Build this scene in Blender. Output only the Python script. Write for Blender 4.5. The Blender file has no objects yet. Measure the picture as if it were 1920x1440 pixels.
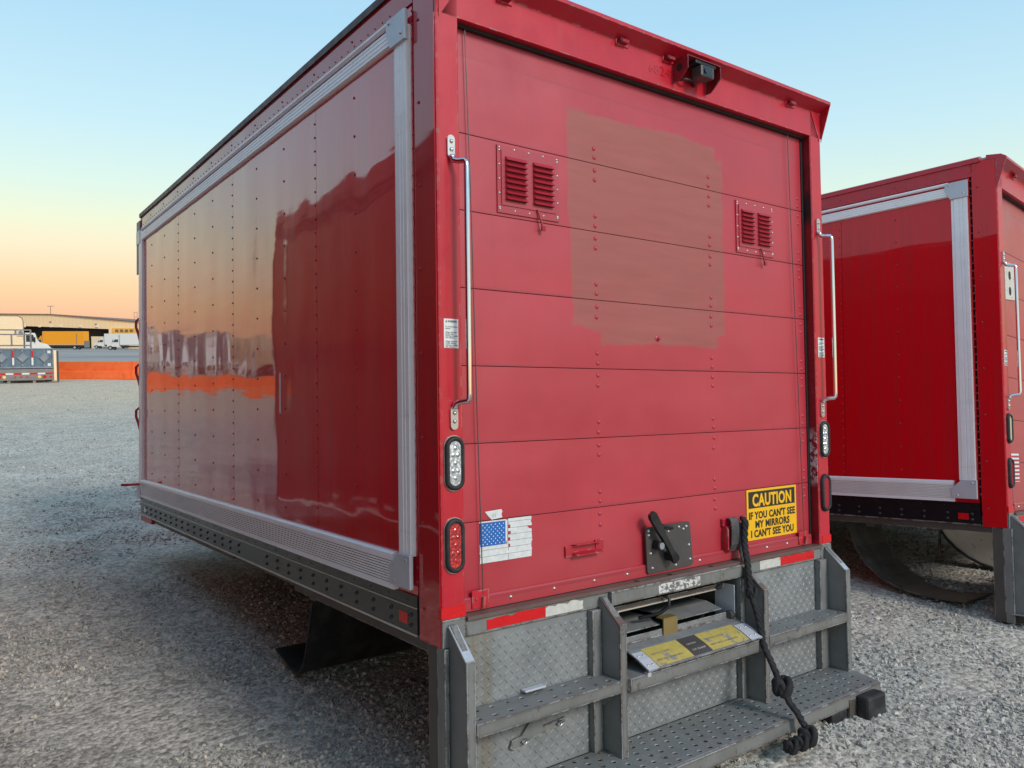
import bpy, bmesh, math, random
from mathutils import Vector, Matrix, noise
random.seed(7)
C = bpy.context.scene.collection
SC = bpy.context.scene
R = math.radians

# ------------------------------------------------------------------ camera
cam = bpy.data.cameras.new('camera')
co = bpy.data.objects.new('camera', cam); C.objects.link(co)
cam.sensor_width = 36.0
cam.lens = 1490.16 / 1920 * 36.0
cam.clip_start = 0.05; cam.clip_end = 6000
_f = Vector((.59952, .79865, -.05227)); _r = Vector((.79975, -.60034, 0)); _u = Vector((.03138, .0418, .99863))
M = Matrix((( _r.x, _u.x, -_f.x, -1.48), (_r.y, _u.y, -_f.y, -2.41), (_r.z, _u.z, -_f.z, 1.79), (0, 0, 0, 1)))
co.matrix_world = M
SC.camera = co

# ------------------------------------------------------------------ world
SUN_DIR = Vector((.22, -1.0, .72)).normalized()       # towards the light
sun_el = math.asin(SUN_DIR.z); sun_az = math.atan2(SUN_DIR.x, SUN_DIR.y)
w = bpy.data.worlds.new('World'); SC.world = w; w.use_nodes = True
nt = w.node_tree; N = nt.nodes; Lk = nt.links; N.clear()
out = N.new('ShaderNodeOutputWorld')
bg = N.new('ShaderNodeBackground'); Lk.new(bg.outputs[0], out.inputs[0])
tc = N.new('ShaderNodeTexCoord'); sep = N.new('ShaderNodeSeparateXYZ'); Lk.new(tc.outputs['Generated'], sep.inputs[0])
ramp = N.new('ShaderNodeValToRGB'); Lk.new(sep.outputs['Z'], ramp.inputs[0])
def lin(c):
    return tuple(((v/255)/12.92 if v/255 <= .04045 else ((v/255+.055)/1.055)**2.4) for v in c) + (1,)
stops = [(-.02, (176,140,122)), (.0, (226,168,146)), (.025, (240,184,152)), (.06, (250,206,160)), (.105, (247,230,196)),
         (.135, (236,240,208)), (.175, (218,240,228)), (.24, (198,232,242)), (.36, (172,216,241)), (.55, (168,205,236)), (1.0, (165,198,234))]
el = ramp.color_ramp.elements
while len(el) > 1: el.remove(el[-1])
el[0].position = 0; el[0].color = lin(stops[0][1])
for p, c in stops[1:]:
    e = el.new(max(p, .0001)); e.color = lin(c)
sky = N.new('ShaderNodeTexSky'); sky.sky_type = 'NISHITA'; sky.sun_disc = False
sky.sun_elevation = R(8); sky.sun_rotation = sun_az
mul = N.new('ShaderNodeVectorMath'); mul.operation = 'SCALE'; mul.inputs['Scale'].default_value = .02
Lk.new(sky.outputs[0], mul.inputs[0])
sc2 = N.new('ShaderNodeVectorMath'); sc2.operation = 'SCALE'; sc2.inputs['Scale'].default_value = 1.0
Lk.new(ramp.outputs[0], sc2.inputs[0])
add = N.new('ShaderNodeVectorMath'); add.operation = 'ADD'
Lk.new(sc2.outputs[0], add.inputs[0]); Lk.new(mul.outputs[0], add.inputs[1])
Lk.new(add.outputs[0], bg.inputs[0]); bg.inputs[1].default_value = 1.0

sun = bpy.data.lights.new('sun', 'SUN'); so = bpy.data.objects.new('sun', sun); C.objects.link(so)
sun.energy = 2.1; sun.angle = R(14); sun.color = (1.0, .92, .85)
so.rotation_euler = (-SUN_DIR).to_track_quat('-Z', 'Y').to_euler()
so.location = SUN_DIR * 30
SC.view_settings.view_transform = 'Standard'; SC.view_settings.look = 'None'
SC.view_settings.exposure = 0.0; SC.view_settings.gamma = 1.0
SC.render.engine = 'CYCLES'
SC.render.resolution_x = 1024; SC.render.resolution_y = 768
SC.cycles.max_bounces = 8; SC.cycles.glossy_bounces = 5

# ------------------------------------------------------------------ node helper
class NT:
    def __init__(s, name):
        s.m = bpy.data.materials.new(name); s.m.use_nodes = True
        s.t = s.m.node_tree; s.n = s.t.nodes; s.l = s.t.links
        s.b = s.n['Principled BSDF']; s.o = s.n['Material Output']
        s.tc = s.n.new('ShaderNodeTexCoord')
        s.obj = s.tc.outputs['Object']
    def val(s, sock, v):
        if isinstance(v, bpy.types.NodeSocket): s.l.new(v, sock)
        elif v is not None: sock.default_value = v
    def mapping(s, scale, src=None, loc=(0, 0, 0)):
        m = s.n.new('ShaderNodeMapping'); m.inputs['Scale'].default_value = scale; m.inputs['Location'].default_value = loc
        s.l.new(src or s.obj, m.inputs[0]); return m.outputs[0]
    def noise(s, scale=5, detail=4, rough=.55, vec=None, dist=0):
        n = s.n.new('ShaderNodeTexNoise'); n.inputs['Scale'].default_value = scale; n.inputs['Detail'].default_value = detail
        n.inputs['Roughness'].default_value = rough; n.inputs['Distortion'].default_value = dist
        s.l.new(vec or s.obj, n.inputs['Vector']); return n.outputs['Fac']
    def voro(s, scale=5, vec=None, feat='F1', out='Distance'):
        n = s.n.new('ShaderNodeTexVoronoi'); n.inputs['Scale'].default_value = scale; n.feature = feat
        s.l.new(vec or s.obj, n.inputs['Vector']); return n.outputs[out]
    def rng(s, v, a, b, c=0, d=1):
        n = s.n.new('ShaderNodeMapRange'); s.l.new(v, n.inputs[0])
        for i, x in enumerate((a, b, c, d)): n.inputs[i+1].default_value = x
        return n.outputs[0]
    def math(s, op, a, b=0.0, cl=False):
        n = s.n.new('ShaderNodeMath'); n.operation = op; n.use_clamp = cl
        s.val(n.inputs[0], a); s.val(n.inputs[1], b); return n.outputs[0]
    def mix(s, f, a, b, mode='MIX'):
        n = s.n.new('ShaderNodeMix'); n.data_type = 'RGBA'; n.blend_type = mode
        s.val(n.inputs[0], f)
        for k, v in ((6, a), (7, b)):
            if isinstance(v, tuple) and len(v) == 3: v = v + (1,)
            s.val(n.inputs[k], v)
        return n.outputs[2]
    def xyz(s, src=None):
        n = s.n.new('ShaderNodeSeparateXYZ'); s.l.new(src or s.obj, n.inputs[0]); return n.outputs
    def bump(s, h, dist=1.0, strength=1.0, nrm=None):
        n = s.n.new('ShaderNodeBump'); n.inputs['Distance'].default_value = dist; n.inputs['Strength'].default_value = strength
        s.l.new(h, n.inputs['Height'])
        if nrm: s.l.new(nrm, n.inputs['Normal'])
        return n.outputs[0]
    def set(s, **k):
        for a, v in k.items():
            a = a.replace('_', ' ')
            if isinstance(v, tuple) and len(v) == 3: v = v + (1,)
            s.val(s.b.inputs[a], v)
        return s.m
    def edge(s, rad=.012):
        bv = s.n.new('ShaderNodeBevel'); bv.samples = 3; bv.inputs['Radius'].default_value = rad
        g = s.n.new('ShaderNodeNewGeometry')
        d = s.n.new('ShaderNodeVectorMath'); d.operation = 'DOT_PRODUCT'
        s.l.new(bv.outputs[0], d.inputs[0]); s.l.new(g.outputs['Normal'], d.inputs[1])
        return s.rng(d.outputs['Value'], .998, .93)

def plain(name, col, rough=.5, metal=0, spec=.5, var=.12, vs=6, **k):
    t = NT(name)
    n = t.noise(vs, 5)
    c = t.mix(t.rng(n, .3, .7), tuple(v*(1-var) for v in col), tuple(min(1, v*(1+var)) for v in col))
    t.set(Base_Color=c, Metallic=metal, Roughness=t.rng(t.noise(vs*3, 4), .3, .7, rough*.85, min(1, rough*1.15)), Specular_IOR_Level=spec, **k)
    return t.m

MT = {}
def red_gloss(name, col, coat_ior=2.05, streak=True):
    t = NT(name); x, y, z = t.xyz()
    dr = t.noise(1, 4, .6, t.mapping((1, 34, .9)))
    fine = t.noise(1, 3, .7, t.mapping((1, 150, .6)))
    big = t.noise(1.1, 3)
    c = t.mix(t.rng(dr, .35, .75), col, tuple(v*.72 + .01 for v in col))
    c = t.mix(t.rng(fine, .70, .78, 0, .30), c, (.45, .28, .27))
    # oil canning between the rivet columns, in metres of height
    s = t.math('SINE', t.math('ADD', t.math('MULTIPLY', y, 15.45), 1.4))
    h = t.math('MULTIPLY', s, .00050)
    n1 = t.noise(1, 2, .5, t.mapping((1, 1.6, .9)))
    h = t.math('ADD', h, t.math('MULTIPLY', n1, .011))
    n2 = t.noise(1, 2, .5, t.mapping((1, 1.1, 9)))
    h = t.math('ADD', h, t.math('MULTIPLY', n2, .0012))
    bp = t.bump(h)
    top = t.rng(z, .9, 2.3, 0, 1)
    rg = t.math('ADD', t.math('MULTIPLY', t.rng(dr, .4, .8, .0, .10), top), t.rng(big, .3, .7, .025, .06))
    t.set(Base_Color=c, Roughness=.5, Specular_IOR_Level=.08, Coat_Weight=1.0, Coat_IOR=coat_ior, Coat_Roughness=rg, Normal=bp, Coat_Normal=bp)
    return t.m
def red_satin(name, col, patch=True, rough=.42):
    t = NT(name); x, y, z = t.xyz()
    n = t.noise(2.2, 5, .6); n2 = t.noise(40, 3)
    dr = t.noise(1, 4, .6, t.mapping((30, 1, 1.2)))
    c = t.mix(t.rng(n, .3, .7), tuple(v*.90 for v in col), tuple(v*1.08 for v in col))
    c = t.mix(t.rng(dr, .55, .8, 0, .22), c, (col[0]*.55, col[1]*1.3, col[2]*1.1))
    sp = t.voro(9, t.mapping((1, 1, 1)))
    c = t.mix(t.rng(sp, .035, .02, 0, .5), c, (.12, .02, .02))
    oi = t.n.new('ShaderNodeObjectInfo').outputs['Random']
    c = t.mix(t.rng(oi, 0, 1, 0, .12), c, (col[0]*.75, col[1], col[2]))
    gr = t.rng(t.math('ADD', z, t.math('MULTIPLY', dr, .5)), .55, .15, 0, .35)
    c = t.mix(t.math('MULTIPLY', gr, t.rng(n, .3, .6)), c, (.20, .06, .045))
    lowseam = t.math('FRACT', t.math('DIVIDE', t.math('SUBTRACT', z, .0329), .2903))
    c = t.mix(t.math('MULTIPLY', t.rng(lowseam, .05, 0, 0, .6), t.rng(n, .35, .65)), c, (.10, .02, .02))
    rg = t.rng(n, .3, .7, rough*.8, rough*1.25)
    if patch:
        wb = t.math('MULTIPLY', t.math('SUBTRACT', t.noise(2.6, 5, .7), .5), .10)
        wb2 = t.math('MULTIPLY', t.math('SUBTRACT', t.noise(9, 4, .7, t.mapping((1, 1, 1), loc=(3, 1, 8))), .5), .05)
        xa = t.math('ADD', x, wb2); za = t.math('ADD', z, t.math('ADD', wb, wb2))
        def band(v, a, b, s=.004):
            return t.math('MULTIPLY', t.rng(v, a-s, a+s), t.rng(v, b+s, b-s))
        m1 = t.math('MULTIPLY', band(xa, .675, 1.655), band(za, 1.08, 1.93))
        m2 = t.math('MULTIPLY', band(xa, .665, 1.60), band(za, 1.50, 1.995))
        m3 = t.math('MULTIPLY', band(xa, .83, 1.60), band(za, 1.02, 1.5))
        mk = t.math('MAXIMUM', m1, t.math('MAXIMUM', m2, m3))
        br = t.noise(1, 4, .6, t.mapping((3, 1, 26)))
        pc = t.mix(t.rng(br, .3, .7), (.285, .054, .044), (.335, .068, .056))
        pc = t.mix(t.rng(t.noise(2.4, 4), .5, .75, 0, .5), pc, (.34, .045, .045))
        c = t.mix(mk, c, pc)
        rg = t.mix(mk, t.mix(rg, (0, 0, 0), (1, 1, 1)), (.6, .6, .6))
        # dent shading of the sheet near the third seam from the bottom
    dn = t.noise(1, 2, .5, t.mapping((1.8, 1, 2.6)))
    cr = t.math('SINE', t.math('MULTIPLY', lowseam, 3.1416))
    h = t.math('ADD', t.math('ADD', t.math('MULTIPLY', cr, .0016), t.math('MULTIPLY', dn, .012)), t.math('MULTIPLY', t.noise(120, 2), .00018))
    bp = t.bump(h)
    t.set(Base_Color=c, Roughness=rg, Specular_IOR_Level=.85, Normal=bp)
    return t.m
def red_frame(name, col, chip=.57):
    t = NT(name)
    n = t.noise(5, 5, .6); dr = t.noise(1, 5, .65, t.mapping((14, 14, 2.0)))
    c = t.mix(t.rng(n, .3, .7), tuple(v*.88 for v in col), tuple(v*1.08 for v in col))
    c = t.mix(t.rng(dr, .5, .8, 0, .30), c, (.30, .10, .07))
    e = t.math('MULTIPLY', t.edge(.009), t.rng(t.noise(17, 6, .75), chip-.05, chip))
    c = t.mix(e, c, (.30, .24, .20))
    ch = t.rng(t.noise(60, 4, .6), .74, .77)
    c = t.mix(t.math('MULTIPLY', ch, .6), c, (.16, .03, .03))
    bp = t.bump(t.math('ADD', t.math('MULTIPLY', t.noise(3, 3), .004), t.math('MULTIPLY', t.noise(90, 2), .00025)))
    t.set(Base_Color=c, Roughness=t.rng(n, .3, .7, .30, .45), Specular_IOR_Level=.5, Coat_Weight=.25, Coat_Roughness=.15, Normal=bp)
    return t.m
def grey_steel(name, col=(.185, .195, .19), rust=.5, edge=True):
    t = NT(name); x, y, z = t.xyz()
    n = t.noise(7, 6, .6)
    c = t.mix(t.rng(n, .3, .7), tuple(v*.8 for v in col), tuple(v*1.12 for v in col))
    dr = t.noise(1, 5, .7, t.mapping((22, 22, 1.6)))
    c = t.mix(t.rng(dr, .55, .75, 0, .45), c, (.12, .095, .07))
    if edge:
        e = t.math('MULTIPLY', t.edge(.018), t.rng(t.noise(34, 6, .8), .56-.13*rust, .59-.13*rust))
        c = t.mix(e, c, t.mix(t.rng(t.noise(80, 2), .4, .6), (.05, .035, .03), (.11, .06, .045)))
        e2 = t.math('MULTIPLY', t.edge(.006), t.rng(t.noise(12, 5, .7, t.mapping((1, 1, 1), loc=(9, 4, 2))), .47, .52, 0, .8))
        c = t.mix(e2, c, (.48, .50, .52))
    sc = t.rng(t.noise(1, 6, .8, t.mapping((26, 26, 18), loc=(5, 5, 5))), .66-.05*rust, .69-.05*rust)
    c = t.mix(t.math('MULTIPLY', sc, .75*min(1, rust)), c, (.06, .045, .04))
    bp = t.bump(t.math('MULTIPLY', t.noise(60, 4), .0007))
    t.set(Base_Color=c, Roughness=t.rng(n, .3, .7, .38, .6), Specular_IOR_Level=.45, Normal=bp)
    return t.m
def diamond_mat():
    t = NT('diamond_plate_paint'); x, y, z = t.xyz()
    n = t.noise(6, 6, .6)
    c = t.mix(t.rng(n, .3, .7), (.17, .185, .19), (.25, .265, .27))
    st = t.math('MULTIPLY', t.rng(x, .10, .13), t.rng(x, .24, .18))
    dr = t.noise(1, 4, .6, t.mapping((26, 1, 1.2)))
    c = t.mix(t.math('MULTIPLY', st, t.rng(dr, .35, .6, 0, .55)), c, (.17, .13, .06))
    c = t.mix(t.rng(dr, .6, .8, 0, .35), c, (.12, .10, .075))
    t.set(Base_Color=c, Roughness=t.rng(n, .3, .7, .4, .58), Specular_IOR_Level=.5)
    return t.m
def alum(name, col=(.92, .93, .94), rough=.34):
    t = NT(name)
    n = t.noise(8, 5); l = t.noise(1, 3, .6, t.mapping((60, 3, 40)))
    c = t.mix(t.rng(n, .3, .7), tuple(v*.93 for v in col), col)
    c = t.mix(t.rng(l, .6, .75, 0, .22), c, (.5, .5, .52))
    t.set(Base_Color=c, Metallic=.08, Roughness=t.rng(l, .3, .7, rough*.85, rough*1.2), Specular_IOR_Level=.5)
    return t.m
def skirt_mat():
    t = NT('skirt_black'); 
    n = t.noise(3, 5); l = t.rng(t.noise(1, 3, .5, t.mapping((1, 26, .2))), .70, .73)
    c = t.mix(t.rng(n, .3, .7), (.014, .017, .018), (.027, .031, .031))
    c = t.mix(t.math('MULTIPLY', l, .35), c, (.28, .28, .26))
    dn = t.noise(1, 2, .5, t.mapping((1, 1.5, 6)))
    bp = t.bump(t.math('MULTIPLY', dn, .003))
    t.set(Base_Color=c, Roughness=t.rng(n, .3, .7, .18, .3), Specular_IOR_Level=.6, Normal=bp)
    return t.m
def rubber(name, col=(.018, .019, .021), rough=.62):
    t = NT(name); n = t.noise(9, 5, .65)
    c = t.mix(t.rng(n, .45, .75), col, tuple(v*2.6+.01 for v in col))
    t.set(Base_Color=c, Roughness=t.rng(n, .3, .7, rough*.8, rough*1.15), Specular_IOR_Level=.35, Normal=t.bump(t.math('MULTIPLY', t.noise(70, 3), .0004)))
    return t.m

RG = (.70, .003, .014)
MT['side'] = red_gloss('red_gloss_side', RG)
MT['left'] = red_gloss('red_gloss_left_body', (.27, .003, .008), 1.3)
MT['side2'] = red_gloss('red_gloss_side_second', (.68, .001, .008), 1.45)
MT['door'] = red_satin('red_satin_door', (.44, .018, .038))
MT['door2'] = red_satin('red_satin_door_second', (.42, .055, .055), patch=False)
MT['frame'] = red_frame('red_frame_paint', (.50, .007, .024))
MT['pillar_side'] = red_gloss('red_pillar_side', (.50, .002, .010), 1.6)
MT['steel'] = grey_steel('grey_step_paint')
MT['steel_rusty'] = grey_steel('grey_beam_worn', (.17, .175, .168), 1.35)
MT['steel_dark'] = grey_steel('dark_underframe', (.075, .068, .06), .9)
MT['sill_top'] = grey_steel('worn_sill_top', (.13, .085, .075), .9, False)
MT['diamond'] = diamond_mat()
MT['alum'] = alum('aluminium'); MT['alum_flat'] = plain('corner_bracket_silver', (.52, .55, .60), .38, .2, var=.08)
MT['chrome'] = plain('stainless_rod', (.72, .72, .74), .16, 1.0, var=.05)
MT['black'] = skirt_mat(); MT['black2'] = plain('skirt_deep_black', (.007, .007, .010), .4, spec=.25); MT['rubber'] = rubber('black_rubber'); MT['flap'] = rubber('mud_flap_rubber', (.022, .022, .022), .55); MT['flap2'] = rubber('dusty_flap_rubber', (.05, .045, .04), .6)
MT['bolt'] = plain('black_bolt', (.02, .02, .022), .35); MT['rivet_red'] = plain('red_rivet', (.30, .008, .018), .3)
MT['rivet_door'] = plain('door_rivet', (.42, .035, .055), .35); MT['rivet_steel'] = plain('steel_rivet', (.55, .54, .52), .35, .9)
MT['hdark'] = plain('hood_dark_edge', (.05, .008, .010), .5)
MT['dark'] = plain('door_gap_dark', (.012, .01, .01), .7); MT['gap'] = plain('door_joint_red_black', (.085, .006, .012), .6); MT['stripe'] = plain('pale_trim_line', (.62, .58, .50), .4, .5)
MT['tape_red'] = plain('red_reflective_tape', (.62, .006, .010), .3, var=.1, vs=30)
def worn(name, col, under, thr=.5, sc=22, rough=.4, st=(1, 1, 1)):
    t = NT(name); n = t.noise(sc, 6, .7, t.mapping(st)); m = t.rng(n, thr-.015, thr+.015)
    c = t.mix(m, t.mix(t.rng(t.noise(50, 3), .3, .7), col, tuple(v*.82 for v in col)), under)
    t.set(Base_Color=c, Roughness=rough, Specular_IOR_Level=.4); return t.m
MT['tape_white'] = worn('white_reflective_tape_worn', (.62, .62, .58), (.30, .26, .2), .62, 30)
MT['scratched'] = worn('scratched_white_label', (.66, .66, .64), (.14, .14, .13), .50, 34, .5, (1, 1, 1.6))
MT['white'] = plain('white_vinyl', (.74, .76, .76), .4, var=.05, vs=20)
MT['flagwhite'] = worn('torn_white_vinyl', (.70, .74, .74), (.46, .50, .50), .66, 26, .45, (1, 1, 5))
MT['blue'] = plain('flag_blue', (.010, .13, .46), .4, var=.06); MT['yellow'] = plain('sign_yellow', (.86, .47, .003), .35, var=.04)
MT['signblack'] = plain('sign_black', (.018, .018, .018), .4); MT['print_grey'] = plain('print_grey', (.13, .13, .13), .5)
MT['platey'] = worn('worn_yellow_label', (.50, .40, .10), (.24, .235, .21), .56, 18, .45)
MT['plateg'] = grey_steel('ramp_plate_grey', (.20, .205, .205), .5)
MT['latch'] = plain('latch_plate_grey', (.085, .078, .075), .45, .3, var=.15)
MT['lever'] = rubber('lever_black', (.012, .012, .013), .4)
MT['brass'] = plain('brass_bracket', (.26, .19, .07), .5, .3)
MT['rope'] = rubber('black_rope_cloth', (.013, .013, .015), .85)
MT['strap'] = rubber('grey_webbing', (.05, .05, .052), .8)
MT['inner'] = plain('ramp_housing_grey', (.09, .09, .09), .6); MT['roof'] = plain('roof_skin', (.35, .33, .30), .6)
def lens(name, col, rough=.12, em=0):
    t = NT(name)
    v = t.voro(90); c = t.mix(t.rng(v, .1, .6), tuple(min(1, q*1.5) for q in col), tuple(q*.55 for q in col))
    t.set(Base_Color=c, Roughness=rough, Specular_IOR_Level=.7, Coat_Weight=1.0, Coat_Roughness=.03, Normal=t.bump(t.math('MULTIPLY', v, .0022)))
    return t.m
MT['lens_red'] = lens('red_lens', (.55, .008, .012)); MT['lens_clear'] = lens('clear_lens', (.62, .64, .64))
MT['lens_dull'] = plain('dull_red_lens', (.30, .006, .02), .25); MT['lens_yel'] = plain('yellowed_lens', (.55, .52, .34), .3)
MT['led'] = plain('led_reflector', (.85, .86, .86), .12, 1.0, var=.02)

# ------------------------------------------------------------------ mesh helper
def setp(o, label=None, cat=None, group=None, kind=None):
    if label: o['label'] = label
    if cat: o['category'] = cat
    if group: o['group'] = group
    if kind: o['kind'] = kind
    return o
class MB:
    def __init__(s): s.b = bmesh.new()
    def box(s, x0, x1, y0, y1, z0, z1, bev=0, mtx=None):
        vs = [s.b.verts.new((x, y, z)) for x in (x0, x1) for y in (y0, y1) for z in (z0, z1)]
        if mtx: [setattr(v, 'co', mtx @ v.co) for v in vs]
        fs = [s.b.faces.new([vs[i] for i in q]) for q in ((0,1,3,2), (4,6,7,5), (0,4,5,1), (2,3,7,6), (0,2,6,4), (1,5,7,3))]
        if bev:
            es = set(e for f in fs for e in f.edges)
            bmesh.ops.bevel(s.b, geom=list(es), offset=bev, segments=2, profile=.5, affect='EDGES')
        return s
    def prism(s, pts, axis, a0, a1):
        """pts: polygon in the two other axes (in xyz order); extruded along axis."""
        def P(p, a):
            q = list(p); q.insert(axis, a); return q
        A = [s.b.verts.new(P(p, a0)) for p in pts]; B = [s.b.verts.new(P(p, a1)) for p in pts]
        s.b.faces.new(A); s.b.faces.new(B[::-1])
        n = len(pts)
        for i in range(n): s.b.faces.new((A[i], B[i], B[(i+1) % n], A[(i+1) % n]))
        return s
    def ribbon(s, prof, axis, a0, a1, th):
        """thin sheet following an open profile"""
        n = len(prof); o = []
        for i, p in enumerate(prof):
            q0 = prof[max(0, i-1)]; q1 = prof[min(n-1, i+1)]
            d = Vector((q1[0]-q0[0], q1[1]-q0[1])).normalized(); o.append((p[0]-d.y*th, p[1]+d.x*th))
        return s.prism(list(prof)+o[::-1], axis, a0, a1)
    def tube(s, pts, r, n=10, rad=None, cap=True):
        pts = [Vector(p) for p in pts]; rings = []; up = None
        for i, p in enumerate(pts):
            t = (pts[min(i+1, len(pts)-1)]-pts[max(i-1, 0)]).normalized()
            if up is None: up = t.orthogonal().normalized()
            up = (up - t*up.dot(t)).normalized(); sd = t.cross(up)
            rr = rad[i] if rad else r
            rings.append([s.b.verts.new(p+(up*math.cos(2*math.pi*k/n)+sd*math.sin(2*math.pi*k/n))*rr) for k in range(n)])
        for a, b in zip(rings, rings[1:]):
            for k in range(n): s.b.faces.new((a[k], a[(k+1) % n], b[(k+1) % n], b[k]))
        if cap: s.b.faces.new(rings[0][::-1]); s.b.faces.new(rings[-1])
        return s
    def cyl(s, c, r, axis, h, n=20, r2=None):
        c = Vector(c); d = Vector((0, 0, 0)); d[axis] = h
        return s.tube([c, c+d], r, n, [r, r if r2 is None else r2])
    def dome(s, c, r, nrm, h=None, n=8):
        """rivet head on a surface"""
        nrm = Vector(nrm); h = h or r*.6; a = nrm.orthogonal().normalized(); b = nrm.cross(a); c = Vector(c)
        r0 = [s.b.verts.new(c+(a*math.cos(k*2*math.pi/n)+b*math.sin(k*2*math.pi/n))*r) for k in range(n)]
        r1 = [s.b.verts.new(c+nrm*h*.75+(a*math.cos(k*2*math.pi/n)+b*math.sin(k*2*math.pi/n))*r*.66) for k in range(n)]
        t = s.b.verts.new(c+nrm*h)
        for k in range(n):
            j = (k+1) % n; s.b.faces.new((r0[k], r0[j], r1[j], r1[k])); s.b.faces.new((r1[k], r1[j], t))
        return s
    def oval(s, cx, cz, hw, hh, y0, y1, n=28, hole=None):
        """capsule outline in xz extruded along y; hole=(hw,hh) makes a ring"""
        def out(w, h):
            p = []
            for k in range(n):
                a = 2*math.pi*k/n; x = math.cos(a)*w; z = math.sin(a)*w
                z += (h-w) if math.sin(a) >= 0 else -(h-w)
                p.append((cx+x, cz+z))
            return p
        if not hole: return s.prism(out(hw, hh), 1, y0, y1)
        o, i = out(hw, hh), out(*hole); m = out((hw+hole[0])/2, (hh+hole[1])/2)
        rings = [[s.b.verts.new((p[0], y, p[1])) for p in q] for q, y in ((o, y1), (o, y0*.6+y1*.4), (m, y0), (i, y0*.7+y1*.3), (i, y1))]
        for a, b in zip(rings, rings[1:]):
            for k in range(n): s.b.faces.new((a[k], a[(k+1) % n], b[(k+1) % n], b[k]))
        return s
    def build(s, name, mat, parent=None, smooth=False, label=None, kind=None, bevel=0):
        if bevel:
            bmesh.ops.bevel(s.b, geom=s.b.edges[:], offset=bevel, segments=2, profile=.5, affect='EDGES')
        bmesh.ops.recalc_face_normals(s.b, faces=s.b.faces[:])
        me = bpy.data.meshes.new(name); s.b.to_mesh(me); s.b.free()
        me.materials.append(mat)
        if smooth: me.polygons.foreach_set('use_smooth', [True]*len(me.polygons))
        o = bpy.data.objects.new(name, me); C.objects.link(o)
        if parent: o.parent = parent
        if label: o['label'] = label
        if kind: o['kind'] = kind
        return o
def empty(name, mtx=None):
    o = bpy.data.objects.new(name, None); C.objects.link(o); o.empty_display_size = .2
    if mtx is not None: o.matrix_world = mtx
    return o
def bx(name, mat, parent, x0, x1, y0, y1, z0, z1, bev=0, **k):
    return MB().box(x0, x1, y0, y1, z0, z1, bev).build(name, mat, parent, **k)
def text(s, x, y, z, size, mat, parent, name='lettering', bold=0.0, width=None, align='LEFT', rot=0, label=None, depth=.0006):
    cu = bpy.data.curves.new(name, 'FONT'); cu.body = s; cu.size = size; cu.offset = bold; cu.extrude = depth
    cu.align_x = align; cu.resolution_u = 3; cu.space_character = 1.06
    o = bpy.data.objects.new(name, cu); C.objects.link(o)
    dg = bpy.context.evaluated_depsgraph_get(); dg.update()
    me = bpy.data.meshes.new_from_object(o.evaluated_get(dg)); bpy.data.objects.remove(o)
    xs = [v.co.x for v in me.vertices]; k = 1
    if width: k = width/(max(xs)-min(xs))
    c0 = min(xs) if align == 'LEFT' else 0
    for v in me.vertices:
        a, b, c = (v.co.x-c0)*k, v.co.y, v.co.z
        a, b = a*math.cos(rot)-b*math.sin(rot), a*math.sin(rot)+b*math.cos(rot)
        v.co = (x+a, y-c, z+b)
    me.materials.clear(); me.materials.append(mat)
    q = bpy.data.objects.new(name, me); C.objects.link(q); q.parent = parent
    if label: q['label'] = label
    return q
def tag_text(o): return o

def treads(mb, x0, x1, y0, y1, z, hx, hy, r, clip=None, n=16, th=.004):
    """perforated plate: every hole is cut through; rows are staggered"""
    ny = max(1, round((y1-y0)/hy)); cy = (y1-y0)/ny
    for j in range(ny):
        ya, yb = y0+j*cy, y0+(j+1)*cy; yc = (ya+yb)/2
        nx = max(1, round((x1-x0)/hx)); cx = (x1-x0)/nx; off = (j % 2)*.5
        xs = [x0] + [x0+(k+off)*cx for k in range(0, nx+1) if x0+1e-4 < x0+(k+off)*cx < x1-1e-4] + [x1]
        for xa, xb in zip(xs, xs[1:]):
            if xb-xa < cx*.8:
                vs = [mb.b.verts.new(p) for p in ((xa, ya, z), (xb, ya, z), (xb, yb, z), (xa, yb, z))]; mb.b.faces.new(vs); continue
            xc = (xa+xb)/2; ring = []; hole = []
            for k in range(n):
                a = 2*math.pi*(k+.5)/n + math.pi/4 - math.pi/n; dx, dy = math.cos(a), math.sin(a)
                q = min((xb-xa)/2/max(abs(dx), 1e-6), cy/2/max(abs(dy), 1e-6))
                if k % (n//4) == 0: px, py = xc+math.copysign((xb-xa)/2, dx), yc+math.copysign(cy/2, dy)
                else: px, py = xc+dx*q, yc+dy*q
                ring.append(mb.b.verts.new((px, py, z)))
                hole.append([mb.b.verts.new((xc+dx*r, yc+dy*r, z+.0)), mb.b.verts.new((xc+dx*r*.9, yc+dy*r*.9, z-th))])
            for k in range(n):
                j2 = (k+1) % n
                mb.b.faces.new((ring[k], ring[j2], hole[j2][0], hole[k][0]))
                mb.b.faces.new((hole[k][0], hole[j2][0], hole[j2][1], hole[k][1]))
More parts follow.
